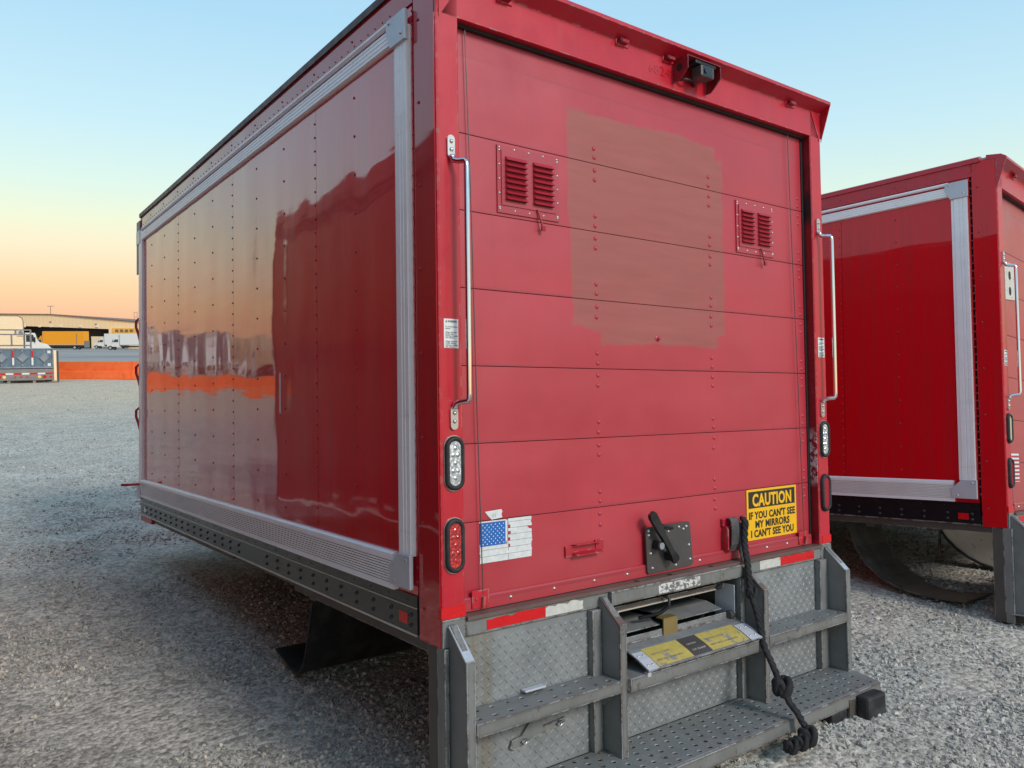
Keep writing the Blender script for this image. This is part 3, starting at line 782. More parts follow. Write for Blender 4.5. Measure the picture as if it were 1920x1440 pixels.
def step_frame(b, second):
    """rear under-run frame: beam, posts, diamond plate and perforated treads"""
    st = MT['steel']
    bx('sill_top', MT['sill_top'], b, .10, 2.34, -.016, .058, -.014, -.001)
    for xa in (.0, 2.34): bx('sill_corner', st, b, xa+.001, xa+.099, -.003, .02, -.098, -.001, .002)
    bx('rear_beam', st, b, .10, .80, -.003, .03, -.073, -.014, .003, label='grey painted left part of the rear beam')
    bx('rear_beam', MT['steel_rusty'], b, .80, 1.655, -.026, .03, -.072, -.0145, .004, label='worn and scratched middle part of the rear beam')
    bx('rear_beam', st, b, 1.655, 2.34, -.003, .03, -.073, -.014, .003, label='grey painted right part of the rear beam')
    for xa, xb, mt, nm in ((.190, .465, 'tape_red', 'red'), (.467, .660, 'tape_white', 'white'), (1.815, 1.982, 'tape_white', 'white'), (1.984, 2.275, 'tape_red', 'red')):
        m = MB(); n = 12; top = []; rnd = random.Random(int(xa*100))
        for i in range(n+1):
            top.append((xa+(xb-xa)*i/n, -.020-rnd.random()*(.012 if xa < 1 else .005)))
        m.prism([(xb, -.064), (xa, -.064)]+top, 1, -.0045, -.002)
        m.build('reflective_tape', MT[mt], b, label='worn %s reflective tape on the rear beam' % nm)
    bx('scratched_label', MT['scratched'], b, 1.075, 1.345, -.0275, -.025, -.064, -.024)
    m = MB()
    for xx in (.975, 1.18, 1.46): m.cyl((xx, .005, -.0009), .012, 2, .0012, 14)
    m.build('drain_hole', MT['dark'], b)
    # diamond plate
    for (xa, xb, za, zb) in ((.07, .795, -.645, -.073), (1.66, 2.37, -.645, -.073), (.795, 1.66, -.645, -.335)):
        p = bx('diamond_plate', MT['diamond'], b, xa, xb, .012, .018, za, zb)
        m = MB(); lugs(m, xa+.01, xb-.01, za+.005, zb-.005, .012); m.build('tread_lug', MT['diamond'], p, kind='stuff')
    # posts
    def post(xa, xb, top_worn, outer=0):
        pr = [(.012, -.073), (.0, -.018 if outer else -.030), (-.022, -.018 if outer else -.030), (-.122, -.120), (-.122, -.640), (.012, -.640)]
        m = MB().prism(pr, 0, xa+.006, xb-.006)
        q = m.build('step_post', st, b)
        m = MB()
        m.ribbon([(-.016, -.0195 if outer else -.032), (-.1235, -.1185)], 0, xa, xb, .006)
        m.build('post_cap', MT['alum_cap'] if outer else MT['sill_top'], q)
        m = MB().box(xa, xb, -.128, -.120, -.640, -.118); m.build('post_face', st if outer else MT['steel_rusty'], q, bevel=.001)
        return q
    post(.018, .054, 1, 1); post(.742, .778, 1, 0); post(1.672, 1.704, 1, 0); post(2.366, 2.402, 1, 1)
    # webs beside the posts
    for xa, xb in ((.054, .075), (.695, .742), (.778, .815), (1.640, 1.672), (1.704, 1.73), (2.30, 2.366)):
        MB().box(xa, xb, -.022, .010, -.640, -.076, .003).build('channel', st, b)
    # short treads
    def tread(xa, xb, z, y0, holes, hx=.072, lip=.045):
        m = MB()
        if holes:
            treads(m, xa, xb, y0, .010, z, hx, (0.010-y0)/2, .0100)
        else: m.box(xa, xb, y0, .010, z-.004, z)
        m.box(xa, xb, .006, .0105, z-lip*.6, z-.001)
        o = m.build('step_tread', st, b)
        if holes: bx('tread_hole_shade', MT['dark'], o, xa+.004, xb-.006, y0+.002, .005, z-.030, z-.026)  # added dark sheet, stands in for the shade seen through the holes
        MB().box(xa, xb, y0-.005, y0-.0002, z-lip, z+.0006).build('tread_lip', MT['steel_rusty'], o)
        for xx in (xa+.001, xb-.005):
            m2 = MB().prism([(y0+.004, z-lip), (.008, z-lip), (.008, z-.15)], 0, xx, xx+.004); m2.build('gusset', st, o)
        return o
    tread(.056, .741, -.336, -.128, True); tread(1.705, 2.364, -.336, -.128, True)
    tread(.779, 1.671, -.332, -.142, False, lip=.052)
    # long bottom step
    m = MB(); xa, xb = -.03, 2.345
    treads(m, xa, xb, -.292, -.004, -.640, .0615, .048, .0108)
    # tapered right end
    vs = [m.b.verts.new(p) for p in ((xb, -.292, -.640), (2.352, -.300, -.640), (2.404, -.152, -.640), (2.404, -.004, -.640), (xb, -.004, -.640))]; m.b.faces.new(vs)
    vs = [m.b.verts.new(p) for p in ((xa, -.300, -.642), (2.352, -.300, -.642), (xb, -.292, -.640), (xa, -.292, -.640))]; m.b.faces.new(vs)
    lo = m.build('bottom_step', st, b)
    MB().box(xa, 2.349, -.306, -.299, -.700, -.6415, .002).build('step_lip', MT['steel_rusty'], lo)
    MB().prism([(2.350, -.304), (2.407, -.153), (2.403, -.150), (2.345, -.300)], 2, -.698, -.642).build('step_lip', st, lo)
    MB().prism([(2.402, -.152), (2.407, -.152), (2.407, .0), (2.402, .0)], 2, -.698, -.642).build('step_lip', st, lo)
    m = MB()
    for i in range(5): m.box(.05+i*.55, .075+i*.55, -.29, .01, -.700, -.646)
    m.build('step_rib', MT['steel_dark'], lo)
    # corner legs (brown edge)
    for xa in (.002, 2.385): bx('corner_leg', MT['steel_dark'], b, xa, xa+.05, .035, .10, -.700, -.100, .003)
    for xa in (.0, 2.402): MB().box(xa, xa+.018, -.016, .034, -.700, -.099, .002).build('corner_channel', st, b)

def ramp(b):
    """pull-out ramp stowed in the recess above the middle step"""
    m = MB(); m.box(.826, .832, .0, .9, -.31, -.074); m.box(1.632, 1.638, .0, .9, -.31, -.074); m.box(.832, 1.632, .0, .9, -.334, -.328); m.box(.832, 1.632, .90, .905, -.33, -.074); m.box(.83, 1.64, .03, .9, -.0735, -.0725)
    h = m.build('ramp_housing', MT['inner'], b)
    for xa in (.843, 1.60): 
        MB().box(xa, xa+.005, -.014, .10, -.315, -.105, .001).build('slide_rail', MT['alum_flat'], h)
    m = MB().box(.86, 1.58, .03, .09, -.118, -.098); m.build('cross_bar', MT['steel_dark'], h)
    m = MB().box(.86, 1.52, .026, .030, -.122, -.117); m.build('bar_edge', MT['stripe'], h)
    m = MB().tube([(1.14, .10, -.085), (1.15, .03, -.085), (1.165, -.004, -.10), (1.16, -.006, -.135), (1.13, .02, -.165), (1.03, .05, -.175)], .008, 8)
    m.tube([(1.43, .12, -.085), (1.50, .05, -.085), (1.55, .02, -.095), (1.55, .02, -.11), (1.50, .05, -.118)], .010, 8)
    m.build('pull_handle', MT['lever'], h, smooth=True)
    for xa, xb in ((.86, 1.14), (1.20, 1.56)):
        m = MB().ribbon([(.50, -.20), (.12, -.195), (.03, -.215)], 0, xa, xb, .004); m.build('ramp_leaf', MT['plateg'], h)
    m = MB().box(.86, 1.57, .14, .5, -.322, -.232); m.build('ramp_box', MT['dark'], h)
    m = MB().box(1.135, 1.225, .004, .010, -.262, -.188); m.box(1.135, 1.225, .004, .05, -.192, -.187); m.build('latch_clip', MT['brass'], h, bevel=.001)
    # flip plate, sloping out over the step
    rp = MB().ribbon([(.020, -.232), (.014, -.262), (-.040, -.272), (-.105, -.296), (-.158, -.322)], 0, .868, 1.612, -.005).build('ramp_plate', MT['plateg'], b, label='grey sloping ramp lip with worn yellow labels')
    m = MB()
    for xa in (.842, 1.575): m.cyl((xa, .004, -.245), .021, 0, .045, 14)
    m.build('roller', MT['latch'], rp, smooth=False)
    for xa, xb in ((.868, .930), (1.530, 1.612)):
        m = MB().ribbon([(-.060, -.2735), (-.105, -.2895), (-.158, -.3155)], 0, xa, xb, -.0025); m.build('end_plate', MT['alum_flat'], rp)
    m = MB()
    for xa in (.885, .912, 1.548, 1.585):
        m.dome((xa, -.085, -.2795), .005, (0, -.45, .9), .004, 8); m.dome((xa, -.138, -.3025), .005, (0, -.45, .9), .004, 8)
    m.build('screw', MT['rivet_steel'], rp, smooth=True, kind='stuff')
    for xa, xb, mt in ((.935, 1.150, 'platey'), (1.152, 1.270, 'latch'), (1.272, 1.524, 'platey')):
        m = MB().ribbon([(-.048, -.2695), (-.105, -.2900), (-.152, -.3125)], 0, xa, xb, -.0012)
        lb = m.build('label', MT[mt], rp)
        sl = math.atan2(.0385, .10)
        for i, (s_, zz) in enumerate((('CAUTION' if mt == 'latch' else 'INSTRUCTIONS', .62), ('KEEP FEET CLEAR' if mt == 'latch' else 'PULL RAMP OUT FULLY', .42), ('OF RAMP' if mt == 'latch' else 'BEFORE LOADING', .25))):
            t_ = text(s_, xa+.02, 0, 0, .013, MT['stripe'] if mt == 'latch' else MT['print_grey'], rp, width=(xb-xa)*(.72 if i else .5), bold=.0003, depth=.0002)
            u = .10*zz
            t_.data.transform(Matrix.Translation((0, -.152, -.3095)) @ Matrix.Rotation(-R(67), 4, 'X') @ Matrix.Translation((0, 0, u)) )
    bx('hook_bolt', MT['alum_flat'], rp, .872, .892, -.150, -.128, -.345, -.326, .002)

def build_body(kind, name, mtx, label, cat):
    second = kind == 2
    b = empty(name, mtx); setp(b, label, cat)
    fr = MT['frame']
    # roof and hidden walls
    bx('roof', MT['roof'], b, .0, W, .02, L+.05, 2.366, 2.384)
    m = MB().prism([(-.014, 2.360), (-.014, 2.392), (.012, 2.404), (.05, 2.404), (.05, 2.360)], 1, .10, L+.04); m.build('roof_rail', MT['hdark'] if not second else fr, b)
    bx('right_side_wall', MT['side2'], b, W-.03, W-.002, .17, L, -.09 if not second else .0, 2.362)
    bx('front_wall', MT['frame'], b, .0, W, L+.02, L+.06, -.10, 2.36)
    bx('floor', MT['steel_dark'], b, .02, W-.02, .06, L, -.12 if not second else -.06, -.09 if not second else -.03)
    for xa in ((.72, 1.62) if not second else ()): bx('chassis_rail', MT['steel_dark'], b, xa, xa+.09, .7, L-.15, -.29, -.121)
    m = MB()
    for i in range(10 if not second else 2): m.box(.10, W-.10, .5+i*.42, .55+i*.42, -.165, -.121)
    m.build('cross_member', MT['steel_dark'], b)
    bx('support_block', MT['steel_dark'], b, .66, 1.8, 3.5, 3.8, -.47, -.291 if not second else -.166)
    # front rope hooks
    if not second:
        for zz, s in ((1.40, 1.0), (1.02, 1.0), (.66, .9)):
            m = MB().tube([(.0, L+.03, zz-.10), (-.006, L+.05, zz-.06), (-.018, L+.06, zz+.0), (-.032, L+.07, zz+.05), (-.032, L+.07, zz+.10), (-.015, L+.06, zz+.12), (.0, L+.05, zz+.10)], .011, 8)
            m.build('side_hook', MT['frame'], b, smooth=True)
        m = MB().prism([(-.10, L+.03), (-.15, L+.055), (.02, L+.07), (.02, L+.02)], 2, .145, .165); m.build('tie_plate', MT['frame'], b)
        bx('front_cap', MT['roof'], b, -.012, .0, L+.035, L+.15, 1.9, 2.34, .004)
    side_assembly(b, second)
    # rear corner posts: side sheet + front channel
    for xa, nm in ((0, 'l'), (W-.1, 'r')):
        m = MB()
        if xa == 0: pr = [(0, .155), (0, .012), (.003, .003), (.010, 0), (.094, 0), (.1, .006), (.1, .10), (.06, .155)]
        else: pr = [(W, .155), (W, .012), (W-.003, .003), (W-.010, 0), (W-.094, 0), (W-.1, .006), (W-.1, .10), (W-.06, .155)]
        m.prism(pr, 2, .0, 2.30)
        pz = m.build('corner_post', fr, b)
        sx = (0, .004) if xa == 0 else (W-.004, W)
        bx('post_side', MT['pillar_side'] if not second else MT['side2'], b, sx[0]-.0015, sx[1]-.001, .009, .152, -.098, 2.372, label='glossy outer face of the corner post' )
        bx('red_tape', MT['tape_red'], b, xa-.002 if xa == 0 else xa+.02, xa+.1005 if xa == 0 else W+.002, -.002, .02, .002, .043)
    bx('jamb', MT['jamb'], b, W-.1025, W-.1, .004, .045, .02, 2.176, label='scraped and scuffed inner face of the right door jamb')
    # header with hood
    m = MB().box(.0, W, .0, .12, 2.178, 2.365); m.build('header', fr, b)
    m = MB().prism([(.0, 2.312), (-.006, 2.316), (-.062, 2.346), (-.062, 2.362), (-.03, 2.384), (.06, 2.398), (.06, 2.366), (.0, 2.36)], 0, -.004, W+.004)
    m.build('hood', fr, b)
    for xa in (-.003, W-.001):
        m = MB().prism([(.0, 2.158), (-.062, 2.348), (.0, 2.348)], 0, xa, xa+.004); m.build('hood_gusset', fr, b)
    for xa in (.015, W-.115): MB().prism([(xa, 2.355) , (xa+.1, 2.312), (xa+(.0 if xa < 1 else .1), 2.16)], 1, -.003, .0).build('corner_plate', fr, b)
    for xx in (.31, .937, 1.229, 1.545, 2.158):
        ml = MB().box(xx-.038, xx+.038, -.006, .0, 2.292, 2.318).build('marker_light', MT['frame'], b, bevel=.002)
        bx('lamp', MT['lens_dull'], ml, xx-.032, xx+.020, -.028, -.006, 2.300, 2.314)
        bx('lamp_hole', MT['dark'], ml, xx-.034, xx-.020, -.030, -.028, 2.300, 2.313)
    if not second: text('682480', 1.105, -.0002, 2.225, .060, MT['pillar_side'], b, width=.205, depth=.0012, label='faint number under the header paint')
    # door opening: dark seals
    for xa, xb in ((.1, .1035), (2.319, 2.3365)):
        bx('door_seal', MT['dark'], b, xa, xb, .045, .062, .0, 2.18)
    bx('door_seal', MT['dark'], b, .1, 2.34, .03, .06, 2.165, 2.178, label='dark gap under the header')
    d = door_assembly(b, second)
    for pts in (([(.152, .036, 2.178), (.170, .034, 1.5), (.181, .034, .9), (.198, .03, .07), (.199, .03, .03)]), ([(2.188, .036, 2.165), (2.205, .034, 1.5), (2.226, .034, .9), (2.243, .03, .03)])):
        MB().tube(pts, .0022, 6).build('lift_cable', MT['latch'], b)
    for xa in (.150, 2.20):
        m = MB().box(xa, xa+.075, .030, .036, .010, .075, .001); m.tube([(xa+.045, .022, .012), (xa+.048, .022, .05)], .007, 8)
        m.dome((xa+.018, .030, .045), .007, (0, -1, 0), .005); m.build('cable_bracket', MT['frame'], b)
    grab_handle(b, .058, 1); grab_handle(b, W-.055, 1)
    if second:
        oval_light(b, .057, .550, MT['lens_yel'], False, label='yellowed oval light on the left post')
        oval_light(b, .054, .258, MT['lens_dull'], False, label='smooth dark red oval light on the left post')
    else:
        oval_light(b, .057, .550, MT['lens_clear'], True, label='clear oval reverse light on the left post')
        oval_light(b, .054, .258, MT['lens_red'], True, label='red beaded oval tail light on the left post')
        oval_light(b, W-.045, .553, MT['lens_clear'], True, label='clear oval reverse light on the right post')
        oval_light(b, W-.045, .268, MT['lens_dull'], False, label='smooth dark red oval light on the right post')
    warning_label(b, .022, .083, .963, 1.068)
    if not second: warning_label(b, W-.075, W-.017, .990, 1.095)
    step_frame(b, second)
    if not second:
        louvre_vent(d, .300, .609, 1.498, 1.761).name = 'louvre_vent'
        louvre_vent(d, 1.755, 2.056, 1.498, 1.757)
        flag_sticker(b); caution_sign(b); reverse_camera(b)
        # door pull
        m = MB().box(.612, .655, .040, .050, .138, .182, .002); m.box(.775, .820, .040, .050, .150, .192, .002)
        m.prism([(.048, .150), (.048, .185), (.015, .190), (.015, .186), (.044, .182), (.044, .155), (.015, .148), (.015, .144)], 0, .648, .795)
        m.build('door_pull', MT['tape_red_dull'], b)
        # latch
        lp = MB().prism([(1.057, .214), (1.335, .216), (1.345, .205), (1.362, .026), (1.352, .016), (1.072, .012), (1.064, .022)], 1, .026, .034).build('latch_plate', MT['latch'], b)
        m = MB()
        for (xx, zz) in ((1.075, .198), (1.075, .18), (1.085, .10), (1.095, .035), (1.245, .030), (1.32, .195), (1.30, .185), (1.27, .197), (1.335, .11), (1.342, .045), (1.20, .185)): m.dome((xx, .026, zz), .0075, (0, -1, 0), .006, 8)
        m.build('screw', MT['rivet_steel'], lp, smooth=True, kind='stuff')
        m = MB(); a, c_ = Vector((1.052, -.012, .282)), Vector((1.205, -.004, .058)); dr = (c_-a); sd = Vector((dr.z, 0, -dr.x)).normalized()
        prof = [(0, .014), (.06, .021), (.30, .019), (.5, .014), (.8, .013), (.94, .021), (1.0, .016)]
        L_ = [a+dr*t_+sd*w_ for t_, w_ in prof]; R_ = [a+dr*t_-sd*w_ for t_, w_ in prof]
        m.prism([(p.x, p.z) for p in L_]+[(p.x, p.z) for p in R_[::-1]], 1, -.022, -.004)
        m.tube([(1.19, .03, .08), (1.19, -.006, .08)], .022, 14)
        m.tube([(1.10, .0, .2), (1.15, .01, .215), (1.22, .02, .20)], .009, 8)
        m.build('latch_lever', MT['lever'], lp, bevel=.0)
        m = MB().tube([(1.112, .03, .135), (1.112, -.012, .135)], .020, 16); m.build('lock_housing', MT['lever'], lp)
        m = MB().tube([(1.112, -.012, .135), (1.112, -.018, .135)], .015, 16); m.build('lock_cylinder', MT['chrome'], lp)
        # pull strap bracket
        m = MB().box(1.590, 1.770, .034, .050, .165, .200, .003); m.tube([(1.606, .024, .160), (1.600, .015, .15), (1.600, .015, .06), (1.612, .02, .048), (1.63, .03, .048)], .005, 6)
        m.box(1.60, 1.72, .022, .05, .045, .165, .003)
        m.build('strap_bracket', MT['tape_red_dull'], b)
        m = MB().ribbon([(.030, .205), (.012, .203), (.004, .19), (.0, .15), (.004, .08), (.016, .052), (.030, .050)], 0, 1.612, 1.668, .003)
        m.ribbon([(.016, .175), (.008, .12), (.008, .04), (-.004, .004), (-.012, -.004)], 0, 1.675, 1.710, .003)
        m.build('pull_strap', MT['strap'], b, kind='stuff')
        ramp(b)
        bx('step_clip', MT['alum_flat'], b, .352, .452, -.020, .010, -.326, -.318, .002)
        bk = MB().prism([(.290, -.520), (.300, -.495), (.345, -.488), (.40, -.43), (.44, -.43), (.45, -.478), (.560, -.470), (.560, -.492), (.42, -.505), (.31, -.532)], 1, -.002, .010).build('hook_bracket', MT['steel'], b)
        m = MB()
        for (xx, zz) in ((.352, -.505), (.525, -.480)): m.tube([(xx-.014, -.012, zz), (xx, -.02, zz+.012), (xx+.014, -.016, zz), (xx, -.012, zz-.012), (xx-.012, -.010, zz)], .003, 6); m.dome((xx, -.002, zz), .009, (0, -1, 0), .010)
        m.build('ring', MT['chrome'], bk)
        m = MB().box(2.115, 2.275, -.375, -.307, -.82, -.650, .014); m.build('rubber_bumper', MT['rubber'], b)
        m = MB().box(1.93, 2.06, -.30, -.2, -.765, -.70, .01); m.build('rubber_bumper', MT['rubber'], b)
        m = MB().box(2.06, 2.115, -.310, -.300, -.745, -.662); m.build('bumper_mount', MT['steel_dark'], b)
        m = MB().oval(0, .835, .0105, .105, 0, .001, 20)      # pale capsule mark, laid on the side
        q = m.build('pale_mark', MT['alum_flat'], b); q.data.transform(Matrix.Translation((.0032, 1.555, 0)) @ Matrix.Rotation(R(90), 4, 'Z') @ Matrix.Scale(-1, 4, (0, 1, 0)))
        fl = MB().ribbon([(1.40, -.125), (1.46, -.30), (1.51, -.45), (1.555, -.560), (1.60, -.615), (1.66, -.640), (1.74, -.636), (1.84, -.610), (1.96, -.585)], 0, .12, .78, .010).build('mud_flap', MT['flap'], b)
        bx('flap_hanger', MT['steel_dark'], b, .10, .80, 1.36, 1.42, -.20, -.121)
    else:
        m = MB().ribbon([(1.10, -.125), (1.10, -.22), (1.07, -.33), (.99, -.45), (.88, -.54), (.74, -.600), (.60, -.625), (.46, -.632), (.30, -.630)], 0, .10, .62, -.012); m.build('mud_flap', MT['flap2'], b)
        vent = MB().prism([(.13, 1.69), (.455, 1.72), (.448, 1.46), (.13, 1.43)], 1, .043, .049).build('patch_plate', MT['tape_white'], b, label='bare pale plate with four dark holes')
        m = MB()
        for xx in (.215, .335):
            for zz in (1.51, 1.62): m.oval(xx, zz, .022, .030, .0415, .043)
        m.build('hole', MT['dark'], vent)
        s = bx('flag_sticker', MT['white'], b, .145, .40, .045, .049, .195, .385)
        for i in range(7): bx('stripe', MT['tape_red_dull'], s, .147, .398, .0435, .0445, .200+i*.0265, .2135+i*.0265)
    return b
MT['alum_cap'] = plain('bare_steel_cap', (.55, .58, .60), .35, .6, var=.15, vs=14)
MT['tape_red_dull'] = red_frame('door_fitting_red', (.42, .012, .030))

body1 = build_body(1, 'truck_body', B1, 'long red box body in the centre with a yellow caution sticker on its roller door', 'truck body')
body2 = build_body(2, 'truck_body', B2, 'red box body at the right edge with a perforated white plate on its door', 'truck body')

# ------------------------------------------------------------------ rope hanging from the door bracket
def rope():
    root = empty('knotted_rope', B1); setp(root, 'black knotted rope hanging from the door bracket over the rear steps', 'rope')
    P_ = [(1.712, .012, .195), (1.706, -.004, .182), (1.698, -.008, .15), (1.680, -.020, .08), (1.668, -.040, .01), (1.655, -.058, -.06), (1.640, -.082, -.136), (1.622, -.130, -.235), (1.618, -.155, -.34), (1.618, -.200, -.425), (1.611, -.250, -.505), (1.603, -.298, -.570), (1.602, -.335, -.602), (1.615, -.350, -.640), (1.622, -.365, -.672), (1.600, -.385, -.700), (1.560, -.392, -.708), (1.520, -.392, -.708), (1.478, -.385, -.712)]
    # smooth through the points, twist of three strands
    pts = []
    for i in range(len(P_)-1):
        p0, p1, p2, p3 = [Vector(P_[max(0, min(len(P_)-1, k))]) for k in (i-1, i, i+1, i+2)]
        for s in range(10):
            t = s/10; pts.append(.5*((2*p1)+(-p0+p2)*t+(2*p0-5*p1+4*p2-p3)*t*t+(-p0+3*p1-3*p2+p3)*t**3))
    for s in range(3):
        q = []; acc = 0
        for i, p in enumerate(pts):
            if i: acc += (p-pts[i-1]).length
            a = acc*70+s*2.094; q.append(p+Vector((math.cos(a), math.sin(a)*.7, math.sin(a)*.5))*.0088)
        MB().tube(q, .0100, 7).build('rope_strand', MT['rope'], root, smooth=True)
    for (c, r, sd) in (((1.640, -.084, -.136), .022, 1), ((1.609, -.258, -.515), .037, 2), ((1.600, -.385, -.690), .034, 3), ((1.535, -.394, -.696), .027, 4), ((1.478, -.384, -.700), .026, 5), ((1.704, -.006, .165), .014, 6)):
        rd = random.Random(sd); c = Vector(c); q = []
        ax = Vector((rd.uniform(-.3, .3), rd.uniform(-.3, .3), 1)).normalized()
        for k in range(64):
            t = k/63; a = t*2*math.pi*3.0; b_ = t*2*math.pi*2.0
            q.append(c+Vector(((r+.35*r*math.cos(a*1.5))*math.cos(b_)*.75, (r+.35*r*math.cos(a*1.5))*math.sin(b_)*.6, r*.85*math.sin(a*1.5+.4))))
        MB().tube(q, r*.40, 8).build('knot', MT['rope'], root, smooth=True)
    m = MB(); rd = random.Random(8)
    for k in range(26):
        a = Vector((1.475, -.384, -.706)); d = Vector((-1, rd.uniform(-.9, .9), rd.uniform(-.5, .7))).normalized()
        m.tube([a, a+d*rd.uniform(.02, .036)], .0022, 4)
    m.build('frayed_end', MT['rope'], root, kind='stuff')
rope()

# ------------------------------------------------------------------ third body, left of the camera (seen mirrored in the glossy side)
def left_body():
    b = empty('truck_body', B1 @ Matrix.Translation((-1.66-2.44, -1.1, 0)))
    setp(b, 'tall plain red box body left of the frame, mirrored in the glossy side panels', 'truck body')
    w_, l_, z0, z1 = 2.44, 7.2, -.23, 2.86
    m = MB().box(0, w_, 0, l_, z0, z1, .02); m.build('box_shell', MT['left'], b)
    m = MB().box(w_+.001, w_+.02, .0, l_, z1-.24, z1-.19); m.box(w_+.001, w_+.014, .0, l_, z1-.30, z1-.275); m.build('rail', MT['hdark'], b)
    m = MB().box(w_+.001, w_+.02, l_-.10, l_, z0, z1-.3); m.build('corner_trim', MT['hdark'], b)
    bx('bottom_trim', MT['alum'], b, w_+.001, w_+.018, .1, l_-.15, z0+.03, z0+.05)
    for i in range(9): bx('reflective_tape', MT['tape_white'], b, w_+.001, w_+.006, .4+i*.66, .62+i*.66, z0+.12, z0+.17)
    m = MB().box(.7, .8, .5, 6, z0-.2, z0); m.box(1.6, 1.7, .5, 6, z0-.2, z0); m.build('chassis_rail', MT['steel_dark'], b)
left_body()

# ------------------------------------------------------------------ polished fender and rods seen under the second body
def fender():
    b = empty('metal_guard', Matrix.Translation((5.30, .15, 0)) @ Matrix.Rotation(R(-67), 4, 'Z')); setp(b, 'pale curved metal guard with a dark rim under the right truck body', 'guard')
    arc = [(math.cos(R(a))*.56, .575+math.sin(R(a))*.56) for a in range(170, 331, 10)]
    MB().prism(arc+[(.3, .575)], 1, .0, .012).build('guard_sheet', MT['chrome_dull'], b)
    m = MB().prism(arc+[(x*1.03, .575+(z-.575)*1.03) for x, z in arc[::-1]], 1, -.03, .10)
    m.build('rim', MT['rubber'], b)
MT['chrome_dull'] = plain('dull_polished_metal', (.72, .68, .62), .3, .35)
fender()
for i, (x, y, h) in enumerate(((5.15, .62, .62), (4.98, .10, .74))):
    o = MB().tube([(x, y, .01), (x+.02, y, h)], .011, 8).box(x-.025, x+.025, y-.02, y+.02, .0, .02).build('support_rod', MT['steel_dark'])
    setp(o, ('thin dark rod nearer the mud flap under the right truck body', 'thin dark rod beside the corner leg of the right truck body')[i], 'rod', 'rods under the right truck body')

# ------------------------------------------------------------------ barrier
def orange():
    t = NT('orange_barrier'); x, y, z = t.xyz(); n = t.noise(3, 5, .6); s = t.rng(t.noise(1, 4, .7, t.mapping((.6, 1, 9))), .62, .68)
    c = t.mix(t.rng(n, .3, .7), (.88, .13, .025), (.98, .19, .045)); c = t.mix(t.math('MULTIPLY', s, .35), c, (.35, .10, .05))
    t.set(Base_Color=c, Roughness=.55, Specular_IOR_Level=.4); return t.m
MT['orange'] = orange()
line = [(-46, 41), (-30, 40), (-4.5, 39.6), (.2, 43.2), (4.1, 41.7), (7.0, 39.5), (22, 28.5)]
bi = 0
names = ['orange barrier block farthest along the reflected row on the left', 'orange barrier block beside the flatbed tail', 'orange barrier block against the front edge of the central body']
for (xa, ya), (xb, yb) in zip(line, line[1:]):
    ln = math.hypot(xb-xa, yb-ya); n = max(1, round(ln/3.9)); a = math.atan2(yb-ya, xb-xa)
    if (xa, ya) == (-4.5, 39.6): continue
    for k in range(n if ya != 39.5 else 1):
        s = ln/n; t = (k+.5)/n
        o = empty('traffic_barrier', Matrix.Translation((xa+(xb-xa)*t, ya+(yb-ya)*t, 0)) @ Matrix.Rotation(a, 4, 'Z'))
        h = s/2-.005
        MB().prism([(-.30, .0), (-.30, .07), (-.24, .36), (-.11, .42), (-.09, .86), (.09, .86), (.11, .42), (.24, .36), (.30, .07), (.30, 0)], 0, -h, h).build('barrier_shell', MT['orange'], o)
        if k == 0: MB().box(h-.35, h-.15, -.32, -.24, 0, .30, .01).build('lifting_lug', MT['orange'], o)
        if ya == 41.7: lb = 'orange barrier block beside the flatbed tail'
        elif ya == 39.5: lb = 'orange barrier block next to the front edge of the central body'
        elif ya == 43.2: lb = 'orange barrier block behind the flatbed bed'
        else: lb = 'orange barrier block mirrored in the glossy side of the central body'
        setp(o, lb, 'barrier', 'orange barriers along the lot edge'); bi += 1

# ------------------------------------------------------------------ background vehicles
MT['tw'] = plain('truck_white', (.78, .76, .72), .35, var=.05); MT['to'] = plain('truck_orange', (.95, .36, .008), .4, var=.04)
MT['glass'] = plain('cab_glass', (.03, .05, .055), .08, spec=.8); MT['tyre'] = rubber('tyre', (.02, .02, .02), .8)
MT['rim'] = plain('wheel_rim', (.55, .54, .5), .4, .5); MT['tg'] = plain('tailgate_blue_grey', (.13, .19, .25), .45, .2, var=.25, vs=4)
MT['tgl'] = plain('tailgate_rib', (.26, .29, .33), .4, .3, var=.2, vs=4); MT['bum'] = plain('bumper_grey', (.24, .22, .21), .5, .2)
MT['cream'] = plain('cream_trailer', (.95, .72, .45), .5, var=.05); MT['lens_amber'] = plain('amber_lens', (.9, .65, .2), .3)
def wheel(parent, x, y, r=.5, w_=.28):
    m = MB().cyl((x, y-w_/2, r), r, 1, w_, 20); t_ = m.build('wheel', MT['tyre'], parent)
    MB().cyl((x, y-w_/2-.01, r), r*.58, 1, w_+.02, 16).build('rim', MT['rim'], t_)
